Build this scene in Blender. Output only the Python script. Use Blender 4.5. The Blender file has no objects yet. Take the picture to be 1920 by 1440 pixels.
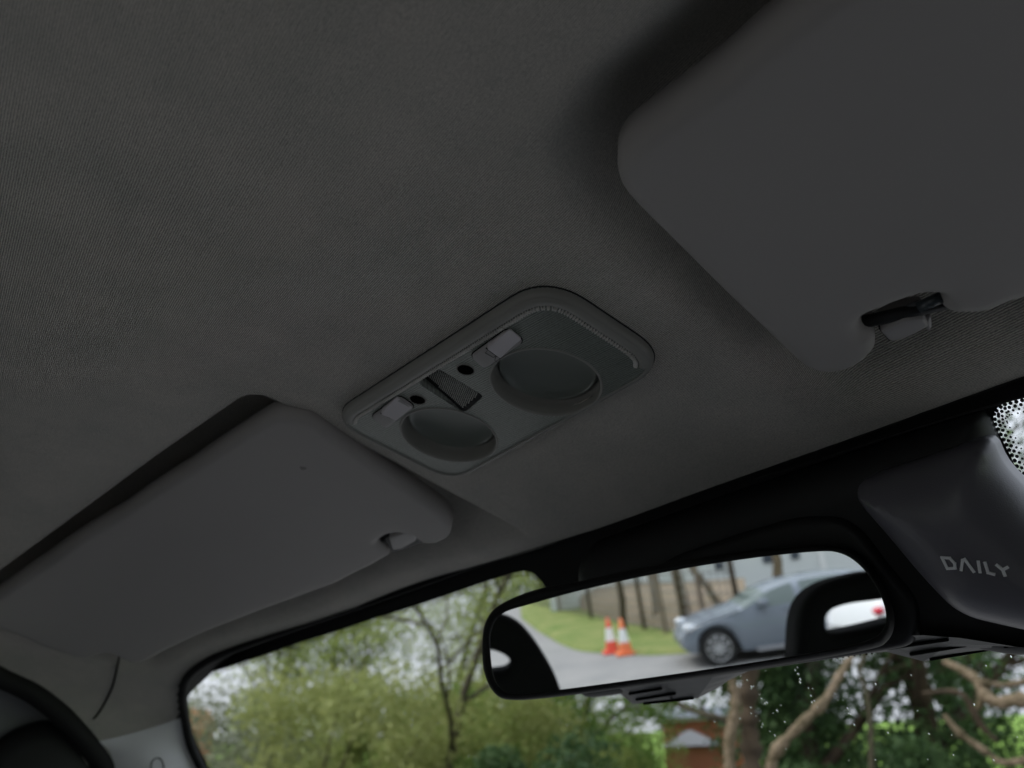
import bpy, bmesh, math, random
import numpy as np
from mathutils import Vector, Matrix
from mathutils.geometry import delaunay_2d_cdt
sc = bpy.context.scene
C = sc.collection
rnd = random.Random(7)
nr = np.random.RandomState(11)

# ------------------------------------------------------------------ camera, sky, sun, exposure
F_PX = 1430.0
def nrm(v):
    v = np.asarray(v, float); return v / np.linalg.norm(v)
def cam_dir(x, y):
    return nrm([(x - 960) / F_PX, -(y - 720) / F_PX, -1.0])
_X = -cam_dir(-500, 1500)
_Z = nrm(np.cross(_X, cam_dir(1800, 1430)))
if _Z[1] < 0: _Z = -_Z
_Y = np.cross(_Z, _X)
R = np.array([_X, _Y, _Z])
def W(x, y): return R @ cam_dir(x, y)          # viewing direction (cab axes: x right, y forward, z up)
cd = bpy.data.cameras.new('camera'); cam = bpy.data.objects.new('camera', cd); C.objects.link(cam)
cam.matrix_world = Matrix([list(R[0]) + [0], list(R[1]) + [0], list(R[2]) + [0], [0, 0, 0, 1]])
cd.sensor_width = 36; cd.lens = F_PX / 1920 * 36; cd.clip_start = 0.01; cd.clip_end = 2000
cd.dof.use_dof = True; cd.dof.focus_distance = 0.52; cd.dof.aperture_fstop = 5.8
sc.camera = cam

wd = bpy.data.worlds.new('World'); sc.world = wd; wd.use_nodes = True
wn = wd.node_tree; wn.nodes.clear()
o_ = wn.nodes.new('ShaderNodeOutputWorld'); bg = wn.nodes.new('ShaderNodeBackground')
sky = wn.nodes.new('ShaderNodeTexSky'); sky.sky_type = 'NISHITA'; sky.sun_disc = False
SUN_EL, SUN_ROT = 48, 215
sky.sun_elevation = math.radians(SUN_EL); sky.sun_rotation = math.radians(SUN_ROT)
sky.air_density = 1.6; sky.dust_density = 4
tc = wn.nodes.new('ShaderNodeTexCoord'); nz = wn.nodes.new('ShaderNodeTexNoise')
nz.inputs['Scale'].default_value = 2.2; nz.inputs['Detail'].default_value = 6
rp = wn.nodes.new('ShaderNodeValToRGB')
rp.color_ramp.elements[0].position = .3; rp.color_ramp.elements[0].color = (4.9, 5.2, 6.0, 1)
rp.color_ramp.elements[1].position = .7; rp.color_ramp.elements[1].color = (6.6, 6.9, 7.6, 1)
mx = wn.nodes.new('ShaderNodeMixRGB'); mx.inputs[0].default_value = .88
wn.links.new(tc.outputs['Generated'], nz.inputs['Vector']); wn.links.new(nz.outputs['Fac'], rp.inputs[0])
wn.links.new(sky.outputs[0], mx.inputs[1]); wn.links.new(rp.outputs[0], mx.inputs[2])
sx_ = wn.nodes.new('ShaderNodeSeparateXYZ'); wn.links.new(tc.outputs['Generated'], sx_.inputs[0])     # overcast sky: brighter overhead
mr_ = wn.nodes.new('ShaderNodeMapRange'); mr_.inputs[1].default_value = .25; mr_.inputs[2].default_value = 1; mr_.inputs[3].default_value = 1.0; mr_.inputs[4].default_value = 3.0
wn.links.new(sx_.outputs[2], mr_.inputs[0])
ml_ = wn.nodes.new('ShaderNodeVectorMath'); ml_.operation = 'SCALE'; wn.links.new(mx.outputs[0], ml_.inputs[0]); wn.links.new(mr_.outputs[0], ml_.inputs[3])
wn.links.new(ml_.outputs[0], bg.inputs[0]); bg.inputs[1].default_value = 0.1
wn.links.new(bg.outputs[0], o_.inputs[0])
sl = bpy.data.lights.new('sun', 'SUN'); sl.energy = 1.5; sl.angle = math.radians(25); sl.color = (1, .97, .92)
so = bpy.data.objects.new('sun', sl); C.objects.link(so)
_a, _e = math.radians(SUN_ROT), math.radians(SUN_EL)
sd = Vector((math.sin(_a) * math.cos(_e), math.cos(_a) * math.cos(_e), math.sin(_e)))
so.rotation_euler = sd.to_track_quat('Z', 'Y').to_euler()
sc.view_settings.view_transform = 'Standard'; sc.view_settings.look = 'None'
sc.view_settings.exposure = 0.5; sc.view_settings.gamma = 1.0; sc.view_settings.use_curve_mapping = False
sc.render.engine = 'CYCLES'
sc.cycles.use_denoising = True
sc.cycles.max_bounces = 10; sc.cycles.diffuse_bounces = 5; sc.cycles.transparent_max_bounces = 24
sc.cycles.sample_clamp_indirect = 6

# ------------------------------------------------------------------ materials
MATS = {}
def mat(name, col, rough=.6, spec=.4, metal=0, bump=None, var=None, col2=None, sheen=0, trans=None, emit=None, ribs=None):
    """bump: list of (kind, scale, strength, dist, rotz); var: (scale, amount) mottling towards col2"""
    if name in MATS: return MATS[name]
    m = bpy.data.materials.new(name); m.use_nodes = True; nt = m.node_tree
    b = nt.nodes['Principled BSDF']; L = nt.links
    b.inputs['Base Color'].default_value = (*col, 1); b.inputs['Roughness'].default_value = rough
    b.inputs['Specular IOR Level'].default_value = spec; b.inputs['Metallic'].default_value = metal
    if sheen: b.inputs['Sheen Weight'].default_value = sheen
    if trans: b.inputs['Transmission Weight'].default_value = trans[0]; b.inputs['IOR'].default_value = trans[1]
    tcn = nt.nodes.new('ShaderNodeTexCoord')
    if var:
        n1 = nt.nodes.new('ShaderNodeTexNoise'); n1.inputs['Scale'].default_value = var[0]; n1.inputs['Detail'].default_value = 5
        n1.inputs['Roughness'].default_value = .65
        cr = nt.nodes.new('ShaderNodeValToRGB'); cr.color_ramp.elements[0].position = .5 - var[1]; cr.color_ramp.elements[1].position = .5 + var[1]
        cr.color_ramp.elements[0].color = (*col, 1); cr.color_ramp.elements[1].color = (*(col2 or col), 1)
        L.new(tcn.outputs['Object'], n1.inputs['Vector']); L.new(n1.outputs['Fac'], cr.inputs[0]); L.new(cr.outputs[0], b.inputs['Base Color'])
    if ribs:                                      # woven ribs: (scale, darkness, angle, distortion) rib shading put into the base colour
        for (rs_, dk_, an_, di_) in ribs:
            mp = nt.nodes.new('ShaderNodeMapping'); mp.inputs['Rotation'].default_value = (0, 0, an_); L.new(tcn.outputs['Object'], mp.inputs['Vector'])
            t = nt.nodes.new('ShaderNodeTexWave'); t.inputs['Scale'].default_value = rs_; t.inputs['Distortion'].default_value = di_; t.inputs['Detail'].default_value = 3
            t.inputs['Detail Scale'].default_value = 2.2; L.new(mp.outputs[0], t.inputs['Vector'])
            n2 = nt.nodes.new('ShaderNodeTexNoise'); n2.inputs['Scale'].default_value = 800; n2.inputs['Detail'].default_value = 2; L.new(tcn.outputs['Object'], n2.inputs['Vector'])
            ad = nt.nodes.new('ShaderNodeMath'); ad.operation = 'ADD'; L.new(t.outputs['Fac'], ad.inputs[0]); L.new(n2.outputs['Fac'], ad.inputs[1])
            mr = nt.nodes.new('ShaderNodeMapRange'); mr.inputs[1].default_value = .3; mr.inputs[2].default_value = 1.6; mr.inputs[3].default_value = 1 - dk_; mr.inputs[4].default_value = 1 + dk_; L.new(ad.outputs[0], mr.inputs[0])
            vm = nt.nodes.new('ShaderNodeVectorMath'); vm.operation = 'SCALE'; L.new(mr.outputs[0], vm.inputs[3])
            if b.inputs['Base Color'].links: L.new(b.inputs['Base Color'].links[0].from_socket, vm.inputs[0])
            else: vm.inputs[0].default_value = col
            L.new(vm.outputs[0], b.inputs['Base Color'])
    prev = None
    for (kind, scale, strength, dist, rotz) in (bump or []):
        mp = nt.nodes.new('ShaderNodeMapping'); mp.inputs['Rotation'].default_value = (0, 0, rotz); L.new(tcn.outputs['Object'], mp.inputs['Vector'])
        if kind == 'wave':
            t = nt.nodes.new('ShaderNodeTexWave'); t.inputs['Distortion'].default_value = 1.2; t.inputs['Detail'].default_value = 2
            t.inputs['Detail Scale'].default_value = 1.5
        elif kind == 'line':
            t = nt.nodes.new('ShaderNodeTexWave')
        elif kind == 'noise':
            t = nt.nodes.new('ShaderNodeTexNoise'); t.inputs['Detail'].default_value = 4
        elif kind == 'voronoi':
            t = nt.nodes.new('ShaderNodeTexVoronoi')
        t.inputs['Scale'].default_value = scale; L.new(mp.outputs[0], t.inputs['Vector'])
        bp = nt.nodes.new('ShaderNodeBump'); bp.inputs['Strength'].default_value = strength; bp.inputs['Distance'].default_value = dist
        L.new(t.outputs['Distance' if kind == 'voronoi' else 'Fac'], bp.inputs['Height'])
        if prev: L.new(prev.outputs[0], bp.inputs['Normal'])
        prev = bp
    if prev: L.new(prev.outputs[0], b.inputs['Normal'])
    if emit: b.inputs['Emission Color'].default_value = (*col, 1); b.inputs['Emission Strength'].default_value = emit
    MATS[name] = m; return m

# ------------------------------------------------------------------ object helpers
def link(name, me, m=None, parent=None, smooth=True):
    o = bpy.data.objects.new(name, me); C.objects.link(o)
    if m: me.materials.append(m)
    if smooth: me.polygons.foreach_set('use_smooth', [True] * len(me.polygons))
    if parent: o.parent = parent
    return o
def mesh(name, V, Fc, m=None, parent=None, smooth=True):
    me = bpy.data.meshes.new(name); me.from_pydata([tuple(map(float, v)) for v in V], [], [tuple(map(int, f)) for f in Fc]); me.update()
    return link(name, me, m, parent, smooth)
def tag(o, label=None, cat=None, group=None, kind=None):
    if label: o['label'] = label
    if cat: o['category'] = cat
    if group: o['group'] = group
    if kind: o['kind'] = kind
    return o
def empty(name, loc=(0, 0, 0)):
    o = bpy.data.objects.new(name, None); C.objects.link(o); o.location = loc; o.empty_display_size = .05; return o
class MB:
    """collects primitives into one mesh"""
    def __init__(s): s.V = []; s.F = []
    def add(s, V, Fc):
        k = len(s.V); s.V += [tuple(v) for v in V]; s.F += [tuple(i + k for i in f) for f in Fc]; return s
    def box(s, c, size, M=None, taper=1.0):
        c = np.array(c, float); V = []
        for z in (-.5, .5):
            q = taper if z > 0 else 1
            for x, y in ((-.5, -.5), (.5, -.5), (.5, .5), (-.5, .5)):
                p = np.array([x * size[0] * q, y * size[1] * q, z * size[2]])
                V.append(c + (M @ p if M is not None else p))
        return s.add(V, [(3, 2, 1, 0), (4, 5, 6, 7), (0, 1, 5, 4), (1, 2, 6, 5), (2, 3, 7, 6), (3, 0, 4, 7)])
    def tube(s, P, rad, n=8, cap=True):
        P = [np.array(p, float) for p in P]; rad = rad if hasattr(rad, '__len__') else [rad] * len(P)
        rings = []; up = None
        for i, p in enumerate(P):
            t = nrm(P[min(i + 1, len(P) - 1)] - P[max(i - 1, 0)])
            a = np.array([0, 0, 1.]) if up is None else up
            if abs(a @ t) > .95: a = np.array([1., 0, 0])
            u = nrm(a - (a @ t) * t); w = np.cross(t, u); up = u
            rings.append([p + rad[i] * (math.cos(2 * math.pi * k / n) * u + math.sin(2 * math.pi * k / n) * w) for k in range(n)])
        V = [v for r in rings for v in r]; Fc = []
        for i in range(len(P) - 1):
            for k in range(n):
                Fc.append((i * n + k, i * n + (k + 1) % n, (i + 1) * n + (k + 1) % n, (i + 1) * n + k))
        if cap: Fc += [tuple(range(n))[::-1], tuple((len(P) - 1) * n + k for k in range(n))]
        return s.add(V, Fc)
    def lathe(s, c, ax, prof, n=40):
        """prof: (r, h) with h along ax"""
        ax = nrm(ax); a = np.array([1., 0, 0]) if abs(ax[0]) < .9 else np.array([0, 1., 0])
        u = nrm(a - (a @ ax) * ax); w = np.cross(ax, u); V = []; Fc = []
        for (r, h) in prof:
            for k in range(n):
                t = 2 * math.pi * k / n; V.append(np.array(c) + h * ax + r * (math.cos(t) * u + math.sin(t) * w))
        for i in range(len(prof) - 1):
            for k in range(n): Fc.append((i * n + k, i * n + (k + 1) % n, (i + 1) * n + (k + 1) % n, (i + 1) * n + k))
        return s.add(V, Fc)
    def build(s, name, m=None, parent=None, smooth=True): return mesh(name, s.V, s.F, m, parent, smooth)

def fillet(P, rad, n=6):
    """closed polygon with rounded corners; rad: one number or one per corner"""
    P = [np.array(p, float) for p in P]; N = len(P); out = []
    rad = rad if hasattr(rad, '__len__') else [rad] * N
    for i in range(N):
        a, b, c = P[i - 1], P[i], P[(i + 1) % N]; la, lc = np.linalg.norm(a - b), np.linalg.norm(c - b)
        d = min(rad[i], la * .48, lc * .48)
        if d < 1e-6: out.append(b); continue
        p, q = b + (a - b) / la * d, b + (c - b) / lc * d
        for k in range(n + 1):
            t = k / n; out.append((1 - t) ** 2 * p + 2 * t * (1 - t) * b + t * t * q)
    return np.array(out)
def spline(P, closed=True, n=8):
    P = [np.array(p, float) for p in P]; N = len(P); out = []
    for i in range(N if closed else N - 1):
        g = (lambda k: P[k % N]) if closed else (lambda k: P[min(max(k, 0), N - 1)])
        a, b, c, d = g(i - 1), g(i), g(i + 1), g(i + 2)
        for k in range(n):
            t = k / n; out.append(.5 * (2 * b + (c - a) * t + (2 * a - 5 * b + 4 * c - d) * t * t + (3 * b - a - 3 * c + d) * t ** 3))
    if not closed: out.append(P[-1])
    return np.array(out)
def resample(P, step, closed=True):
    P = np.array(P, float); Q = np.vstack([P, P[:1]]) if closed else P
    s = np.r_[0, np.cumsum(np.linalg.norm(np.diff(Q, axis=0), axis=1))]
    n = max(6, int(round(s[-1] / step))); t = np.linspace(0, s[-1], n + (0 if closed else 1), endpoint=not closed)
    return np.array([np.interp(t, s, Q[:, k]) for k in range(Q.shape[1])]).T
def seg_dist(p, poly):
    a = poly; b = np.roll(poly, -1, 0); ab = b - a; out = np.full(len(p), 1e9)
    L2 = (ab ** 2).sum(1) + 1e-18
    for i in range(0, len(p), 4000):
        q = p[i:i + 4000, None, :] - a[None]
        t = np.clip((q * ab[None]).sum(2) / L2, 0, 1)
        out[i:i + 4000] = np.sqrt(((q - t[..., None] * ab[None]) ** 2).sum(2).min(1))
    return out
def inside(p, poly):
    x, y = p[:, 0], p[:, 1]; r = np.zeros(len(p), bool); n = len(poly)
    for i in range(n):
        x1, y1 = poly[i]; x2, y2 = poly[(i + 1) % n]
        c = ((y1 > y) != (y2 > y)) & (x < (x2 - x1) * (y - y1) / (y2 - y1 + 1e-18) + x1); r ^= c
    return r
def slab(name, outline, place, top, back=None, offs=(), grid=.02, holes=(), step=None, m=None, parent=None, extra=None):
    """fills an outline (2-D) and lifts it: top(d, pts) = height at distance d from the rim; back = height of the back face"""
    outs = [resample(o, step) if step else np.array(o, float) for o in [outline] + list(holes)]
    pts = [o for o in outs]; edges = []; k = 0
    for o in outs: edges += [(k + i, k + (i + 1) % len(o)) for i in range(len(o))]; k += len(o)
    def dist(p): return np.minimum.reduce([seg_dist(p, o) for o in outs])
    def ok(p):
        r = inside(p, outs[0])
        for o in outs[1:]: r &= ~inside(p, o)
        return r
    nb = k; ex = []
    for o in outs:
        nx = np.roll(o, -1, 0) - np.roll(o, 1, 0); nn = np.c_[-nx[:, 1], nx[:, 0]]; nn /= np.linalg.norm(nn, axis=1)[:, None] + 1e-12
        for d in offs:
            for sg in (1, -1):
                q = o + nn * d * sg; q = q[ok(q)]
                if len(q): q = q[dist(q) > d * .93]; ex.append(q)
    lo, hi = outs[0].min(0), outs[0].max(0)
    gx, gy = np.meshgrid(np.arange(lo[0], hi[0], grid), np.arange(lo[1], hi[1], grid)); gp = np.c_[gx.ravel(), gy.ravel()]
    gp = gp + (nr.rand(*gp.shape) - .5) * grid * .02
    gp = gp[ok(gp)]
    if len(gp): gp = gp[dist(gp) > (max(offs) if offs else 0) + grid * .4]; ex.append(gp)
    if extra is not None: ex.append(extra[ok(extra)])
    allp = np.vstack(pts + [e for e in ex if len(e)])
    r = delaunay_2d_cdt([Vector(p) for p in allp], edges, [], 0, 1e-7)
    P = np.array([list(v) for v in r[0]]); T = np.array([f for f in r[2] if len(f) == 3])
    T = T[ok(P[T].mean(1))]
    d = dist(P); isb = d < 1e-6
    h = top(d, P); V = [place(p[0], p[1], hh) for p, hh in zip(P, h)]
    Fc = [tuple(t) for t in T]
    if back is not None:
        n0 = len(V); V += [place(p[0], p[1], back) for p in P]
        Fc += [tuple(n0 + i for i in t[::-1]) for t in T]
        ec = {}
        for t in T:
            for a, b in ((t[0], t[1]), (t[1], t[2]), (t[2], t[0])): ec[(a, b)] = ec.get((a, b), 0) + 1
        for (a, b) in list(ec):
            if (b, a) not in ec: Fc.append((a, n0 + a, n0 + b, b))
    return mesh(name, V, Fc, m, parent)
def rnd_top(h, r, base=0.0):
    """rounded rim: rises from base to h over a quarter circle of radius r"""
    def f(d, p):
        t = np.clip(d / r, 0, 1); return base + (h - base) * np.sqrt(1 - (1 - t) ** 2)
    return f
def sstep(a, b, x):
    t = np.clip((x - a) / (b - a), 0, 1); return t * t * (3 - 2 * t)

# ------------------------------------------------------------------ the cab's surfaces (metres; camera at the origin)
XC = -.41
def Hs(x, y):                                   # headliner without its visor recesses
    x = np.asarray(x, float); y = np.asarray(y, float); u = y - .2
    sp = .03 * np.logaddexp(0, u / .03); z = .303 - .04 * u - .191 * sp; d = np.abs(x - XC)
    return z - .48 * np.maximum(0, d - .3) ** 2 - 15 * np.maximum(0, d - .85) ** 2 - .013 * np.exp(-((y - .12) / .075) ** 2)
def rbox(x, y, x0, x1, y0, y1, r):
    qx = np.abs(x - (x0 + x1) / 2) - (x1 - x0) / 2 + r; qy = np.abs(y - (y0 + y1) / 2) - (y1 - y0) / 2 + r
    return np.minimum(np.maximum(qx, qy), 0) + np.hypot(np.maximum(qx, 0), np.maximum(qy, 0)) - r
def rear_l(x): return np.interp(x, RL[:, 0], RL[:, 1])
def front_y(x): return np.interp(x, fx, fy)
def H(x, y):
    x = np.asarray(x, float); y = np.asarray(y, float); z = Hs(x, y)
    s = rbox(x, y - rear_l(x) + .001, -1.9, -.565, 0, .8, .022)
    z = z + .050 * sstep(.0, -.012, s) * sstep(.02, .10, front_y(x) - y) * sstep(-1.212, -1.17, x)
    s = rbox(x, y, -.205, 1.2, .225, .9, .06)
    z = z + .040 * sstep(.032, -.03, s) * sstep(.01, .10, front_y(x) - y)
    return z
def hitH(px, py, off=0.0):
    d = W(px, py); t = np.arange(.08, 4, .0008); q = d[None] * t[:, None]
    g = q[:, 2] - (Hs(q[:, 0], q[:, 1]) - off); i = max(1, int(np.argmax(g >= 0)))
    k = g[i - 1] / (g[i - 1] - g[i]) if g[i] != g[i - 1] else 0; return q[i - 1] + (q[i] - q[i - 1]) * k
def onH(x, y, h):                               # h metres below the headliner, along its normal
    e = 1e-3; gx = (Hs(x + e, y) - Hs(x - e, y)) / 2 / e; gy = (Hs(x, y + e) - Hs(x, y - e)) / 2 / e
    n = nrm([gx, gy, -1]); return np.array([x, y, float(Hs(x, y))]) + n * h
def nH(x, y): return nrm(onH(x, y, 1.0) - onH(x, y, 0))
def hxy(pts, off=0.0): return np.array([hitH(*p, off)[:2] for p in pts])
KG = .45
def yg(x, z):
    d2 = (np.asarray(x, float) - XC) ** 2
    return .590 + (.222 - z) * KG - .06 * d2 - .22 * d2 * d2
def hitG(px, py, off=0.0):
    d = W(px, py); t = np.arange(.1, 4, .0008); q = d[None] * t[:, None]
    g = q[:, 1] + off - yg(q[:, 0], q[:, 2]); i = max(1, int(np.argmax(g >= 0)))
    k = g[i - 1] / (g[i - 1] - g[i]) if g[i] != g[i - 1] else 0; return q[i - 1] + (q[i] - q[i - 1]) * k
def onG(x, z, h):                               # h metres inward from the windscreen
    e = 1e-3; gx = (yg(x + e, z) - yg(x - e, z)) / 2 / e; n = nrm([gx, -1, -KG])
    return np.array([x, float(yg(x, z)), z]) + n * h
def gxz(pts, off=0.0): return np.array([hitG(*p, off)[[0, 2]] for p in pts])

RL = np.array([hitH(x, np.interp(x, [-260, 0, 147, 264, 381, 486], [1260, 1070, 964, 878, 793, 726]))[:2] for x in range(-260, 487, 30)])
_pf = np.polyfit(RL[:, 0], RL[:, 1], 4); RL[:, 1] = np.polyval(_pf, RL[:, 0])
# interior materials
RIB = math.radians(0)
m_head = mat('headliner_fabric', (.385, .375, .34), .95, .12, sheen=.2, var=(17, .26), col2=(.50, .465, .42), ribs=[(235, .60, math.radians(-84), 2.2)],
             bump=[('noise', 900, .35, .0006, 0), ('wave', 235, .8, .0008, math.radians(-84))])
m_visor = mat('visor_vinyl', (.355, .335, .32), .72, .3, var=(9, .35), col2=(.335, .318, .305), bump=[('noise', 1500, .10, .0002, 0)])
m_cons = mat('console_plastic', (.150, .166, .145), .32, .8, ribs=[(190, .5, math.radians(88), 0.0), (190, .3, math.radians(20), 0.0)], bump=[('line', 150, .5, .0006, math.radians(88))])
m_consrim = mat('console_rim_plastic', (.24, .235, .215), .42, .45, bump=[('noise', 1800, .1, .0002, 0)])
m_switch = mat('switch_plastic', (.33, .315, .31), .5, .4, bump=[('noise', 1500, .1, .0002, 0)])
m_rock = mat('rocker_plastic', (.58, .55, .57), .45, .45)
m_lens = mat('reading_light_plastic', (.06, .065, .06), .28, .5)
m_black = mat('black_plastic', (.012, .012, .013), .55, .35, bump=[('noise', 1300, .2, .0003, 0)])
m_shroud = mat('shroud_plastic', (.12, .115, .135), .36, .5, bump=[('noise', 1100, .35, .0004, 0)])
m_rubber = mat('black_rubber', (.008, .008, .008), .7, .3)
m_pillar = mat('pillar_plastic', (.70, .70, .71), .6, .35, bump=[('noise', 1200, .15, .0003, 0)], var=(30, .3), col2=(.73, .73, .735))
m_seat = mat('seat_cloth', (.016, .016, .018), .9, .2, bump=[('noise', 700, .4, .0006, 0)])
m_trim = mat('door_trim_plastic', (.22, .225, .235), .5, .4, bump=[('noise', 900, .2, .0003, 0)])
m_letter = mat('letter_silver', (.85, .85, .88), .35, .5)
m_mirror = mat('mirror_silver', (.80, .82, .82), .004, .5, metal=1)

# headliner mesh: a fine height field trimmed to the windscreen header and the door seals
head_px = [(338, 1335), (336, 1300), (344, 1268), (395, 1232), (470, 1204), (640, 1150), (900, 1060), (1100, 998), (1330, 915), (1600, 820), (1920, 705)]
hp = np.array([hitH(*p) for p in head_px])
left = hp[:, :2]; right = [(2 * XC - x, y) for x, y in left[:7][::-1] if 2 * XC - x > left[-1][0] + .05]
front = np.vstack([left, right]); fx, fy = spline(front, False, 6).T
o_ = np.argsort(fx); fx, fy = fx[o_], fy[o_]
seal_px = [(-300, 1150), (-160, 1190), (-60, 1228), (0, 1259), (60, 1288), (110, 1325), (150, 1366), (185, 1410), (205, 1445)]
seal_pts = np.array([hitH(*p) for p in seal_px])
gx = np.r_[np.arange(-1.375, -.9, .0045), np.arange(-.9, -.52, .005), np.arange(-.52, .5, .007)]
gy = np.r_[np.arange(-.9, .1, .012), np.arange(.1, .62, .005)]
XX, YY = np.meshgrid(gx, gy, indexing='ij')
YY = YY + (rear_l(XX) - float(RL[-1, 1])) * sstep(-.25, .08, YY) * sstep(.52, .28, YY)      # rows follow the rim of the visor recess
FY = np.interp(XX, fx, fy)
sx = np.interp(gy, seal_pts[:, 1], seal_pts[:, 0], left=seal_pts[0, 0])
YC = np.minimum(YY, FY)                          # snap the front rows onto the header line
ZZ = H(XX, YC); NX, NY = XX.shape
keep = (YY <= FY + .005)
sx2 = np.interp(YY, seal_pts[:, 1], seal_pts[:, 0], left=seal_pts[0, 0])
XS = np.clip(XX, sx2 - .011, 2 * XC - sx2 + .011); ZZ = H(XS, YC)
sx2 = np.interp(YY, seal_pts[:, 1], seal_pts[:, 0], left=seal_pts[0, 0])
keep &= (XX >= sx2 - .0165) & (XX <= 2 * XC - sx2 + .0165)
_K = fillet(hxy([(1026, 527), (1262, 684), (852, 906), (618, 788)], .006), .034, 10)
_P = np.c_[XX.ravel(), YY.ravel()]; keep &= ~(inside(_P, _K) & (seg_dist(_P, _K) > .007)).reshape(XX.shape)   # cut-out under the roof console
idx = lambda i, j: i * NY + j
V = np.c_[XS.ravel(), YC.ravel(), ZZ.ravel()]
Fc = [(idx(i, j), idx(i, j + 1), idx(i + 1, j + 1), idx(i + 1, j)) for i in range(NX - 1) for j in range(NY - 1)
      if keep[i, j] and keep[i + 1, j] and keep[i, j + 1] and keep[i + 1, j + 1]]
used = sorted({k for f in Fc for k in f}); rm = {k: i for i, k in enumerate(used)}
hl = mesh('headliner', V[used], [tuple(rm[k] for k in f) for f in Fc], m_head)
tag(hl, kind='structure', label='grey ribbed fabric headliner of the van roof')
# outer roof skin keeps daylight out
rs = MB(); rx = np.linspace(-1.40, .58, 30); ry = np.linspace(-.95, .60, 26)
Vr = [(x, min(y, float(np.interp(x, fx, fy, left=.40, right=.40)) + .012), float(Hs(np.clip(x, -1.30, .48), y)) + .075) for x in rx for y in ry]
rs.add(Vr, [(i * 26 + j, (i + 1) * 26 + j, (i + 1) * 26 + j + 1, i * 26 + j + 1) for i in range(29) for j in range(25)])
tag(rs.build('roof', m_black), kind='structure')

# ------------------------------------------------------------------ windscreen, its black border, seal
gw = []; gz = np.linspace(-.62, .27, 26); gxx = np.linspace(-1.33, .51, 40)
for z in gz:
    for x in gxx: gw.append((x, float(yg(x, z)) + .004, z))
m_glass = bpy.data.materials.new('windscreen_glass'); m_glass.use_nodes = True; nt = m_glass.node_tree; nt.nodes.clear()
oo = nt.nodes.new('ShaderNodeOutputMaterial'); tr = nt.nodes.new('ShaderNodeBsdfTransparent'); gl = nt.nodes.new('ShaderNodeBsdfGlossy')
fr = nt.nodes.new('ShaderNodeFresnel'); fr.inputs[0].default_value = 1.45; ms = nt.nodes.new('ShaderNodeMixShader')
tr.inputs[0].default_value = (.95, .97, .955, 1); gl.inputs['Roughness'].default_value = .02; gl.inputs[0].default_value = (.5, .5, .5, 1)
nt.links.new(fr.outputs[0], ms.inputs[0]); nt.links.new(tr.outputs[0], ms.inputs[1]); nt.links.new(gl.outputs[0], ms.inputs[2]); nt.links.new(ms.outputs[0], oo.inputs[0])
ws = mesh('windscreen', gw, [(j * 40 + i, j * 40 + i + 1, (j + 1) * 40 + i + 1, (j + 1) * 40 + i) for j in range(25) for i in range(39)], m_glass)
tag(ws, 'rain-spotted windscreen with a black dotted border above the trees', 'windscreen')
clear_px = [(500, 1700), (392, 1440), (362, 1380), (348, 1322), (353, 1292), (385, 1264), (460, 1240), (560, 1205), (700, 1160), (900, 1094),
            (965, 1073), (992, 1069), (1012, 1082), (1030, 1112), (1110, 1220), (1180, 1262), (1400, 1240), (1500, 1226), (1640, 1206), (1800, 1150), (1890, 1040),
            (1925, 925), (1900, 862), (1864, 795), (1862, 772), (1880, 756), (1925, 745)]
cp = gxz(clear_px)
cp = np.vstack([cp, [(.15, .195), (.30, .165), (.375, .12), (.38, .0), (.34, -.45), (-1.12, -.45)]])
clear = resample(fillet(cp, .012, 4), .004)
border = resample(np.array([(-1.312, -.62), (.492, -.62), (.492, .262), (-1.312, .262)]), .02)
fr_ = slab('black_border', border, onG, lambda d, p: np.full(len(d), .001), grid=.05, holes=[clear], step=.03 if False else None, m=m_rubber, parent=ws)
# printed dots that fade the border out
def dots(px_path, rows):
    db = MB()
    P = resample(gxz(px_path), .0004, closed=False)
    s = np.r_[0, np.cumsum(np.linalg.norm(np.diff(P, axis=0), axis=1))]
    for (off, pitch, r, ph) in rows:
        for t in np.arange(ph * pitch, s[-1], pitch):
            i = min(np.searchsorted(s, t), len(P) - 2); a = max(i - 6, 0); b = min(i + 6, len(P) - 1)
            tg = nrm(P[b] - P[a]); nn = np.array([tg[1], -tg[0]]); c = P[i] + nn * off
            db.add([onG(c[0] + r * math.cos(k * math.pi / 3), c[1] + r * math.sin(k * math.pi / 3), .0015) for k in range(6)], [tuple(range(6))])
    db.build('border_dots', m_rubber, ws, smooth=False)
dots([(392, 1440), (362, 1380), (348, 1322), (353, 1292), (385, 1264), (460, 1240), (560, 1205), (700, 1160), (900, 1094), (965, 1073), (992, 1069), (1012, 1082), (1030, 1112)],
     [(.0016, .0036, .0012, 0), (.0042, .0036, .0009, .5)])
dots([(1395, 1240), (1500, 1226), (1640, 1206)], [(.003, .0050, .0014, 0), (.0062, .0050, .0010, .5)])
dots([(1925, 925), (1900, 862), (1864, 795), (1862, 772), (1880, 756), (1925, 745)],
     [(.0010, .0036, .0014, 0), (.0034, .0036, .0012, .5), (.0058, .0036, .0009, 0), (.0082, .0036, .0006, .5)])
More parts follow.
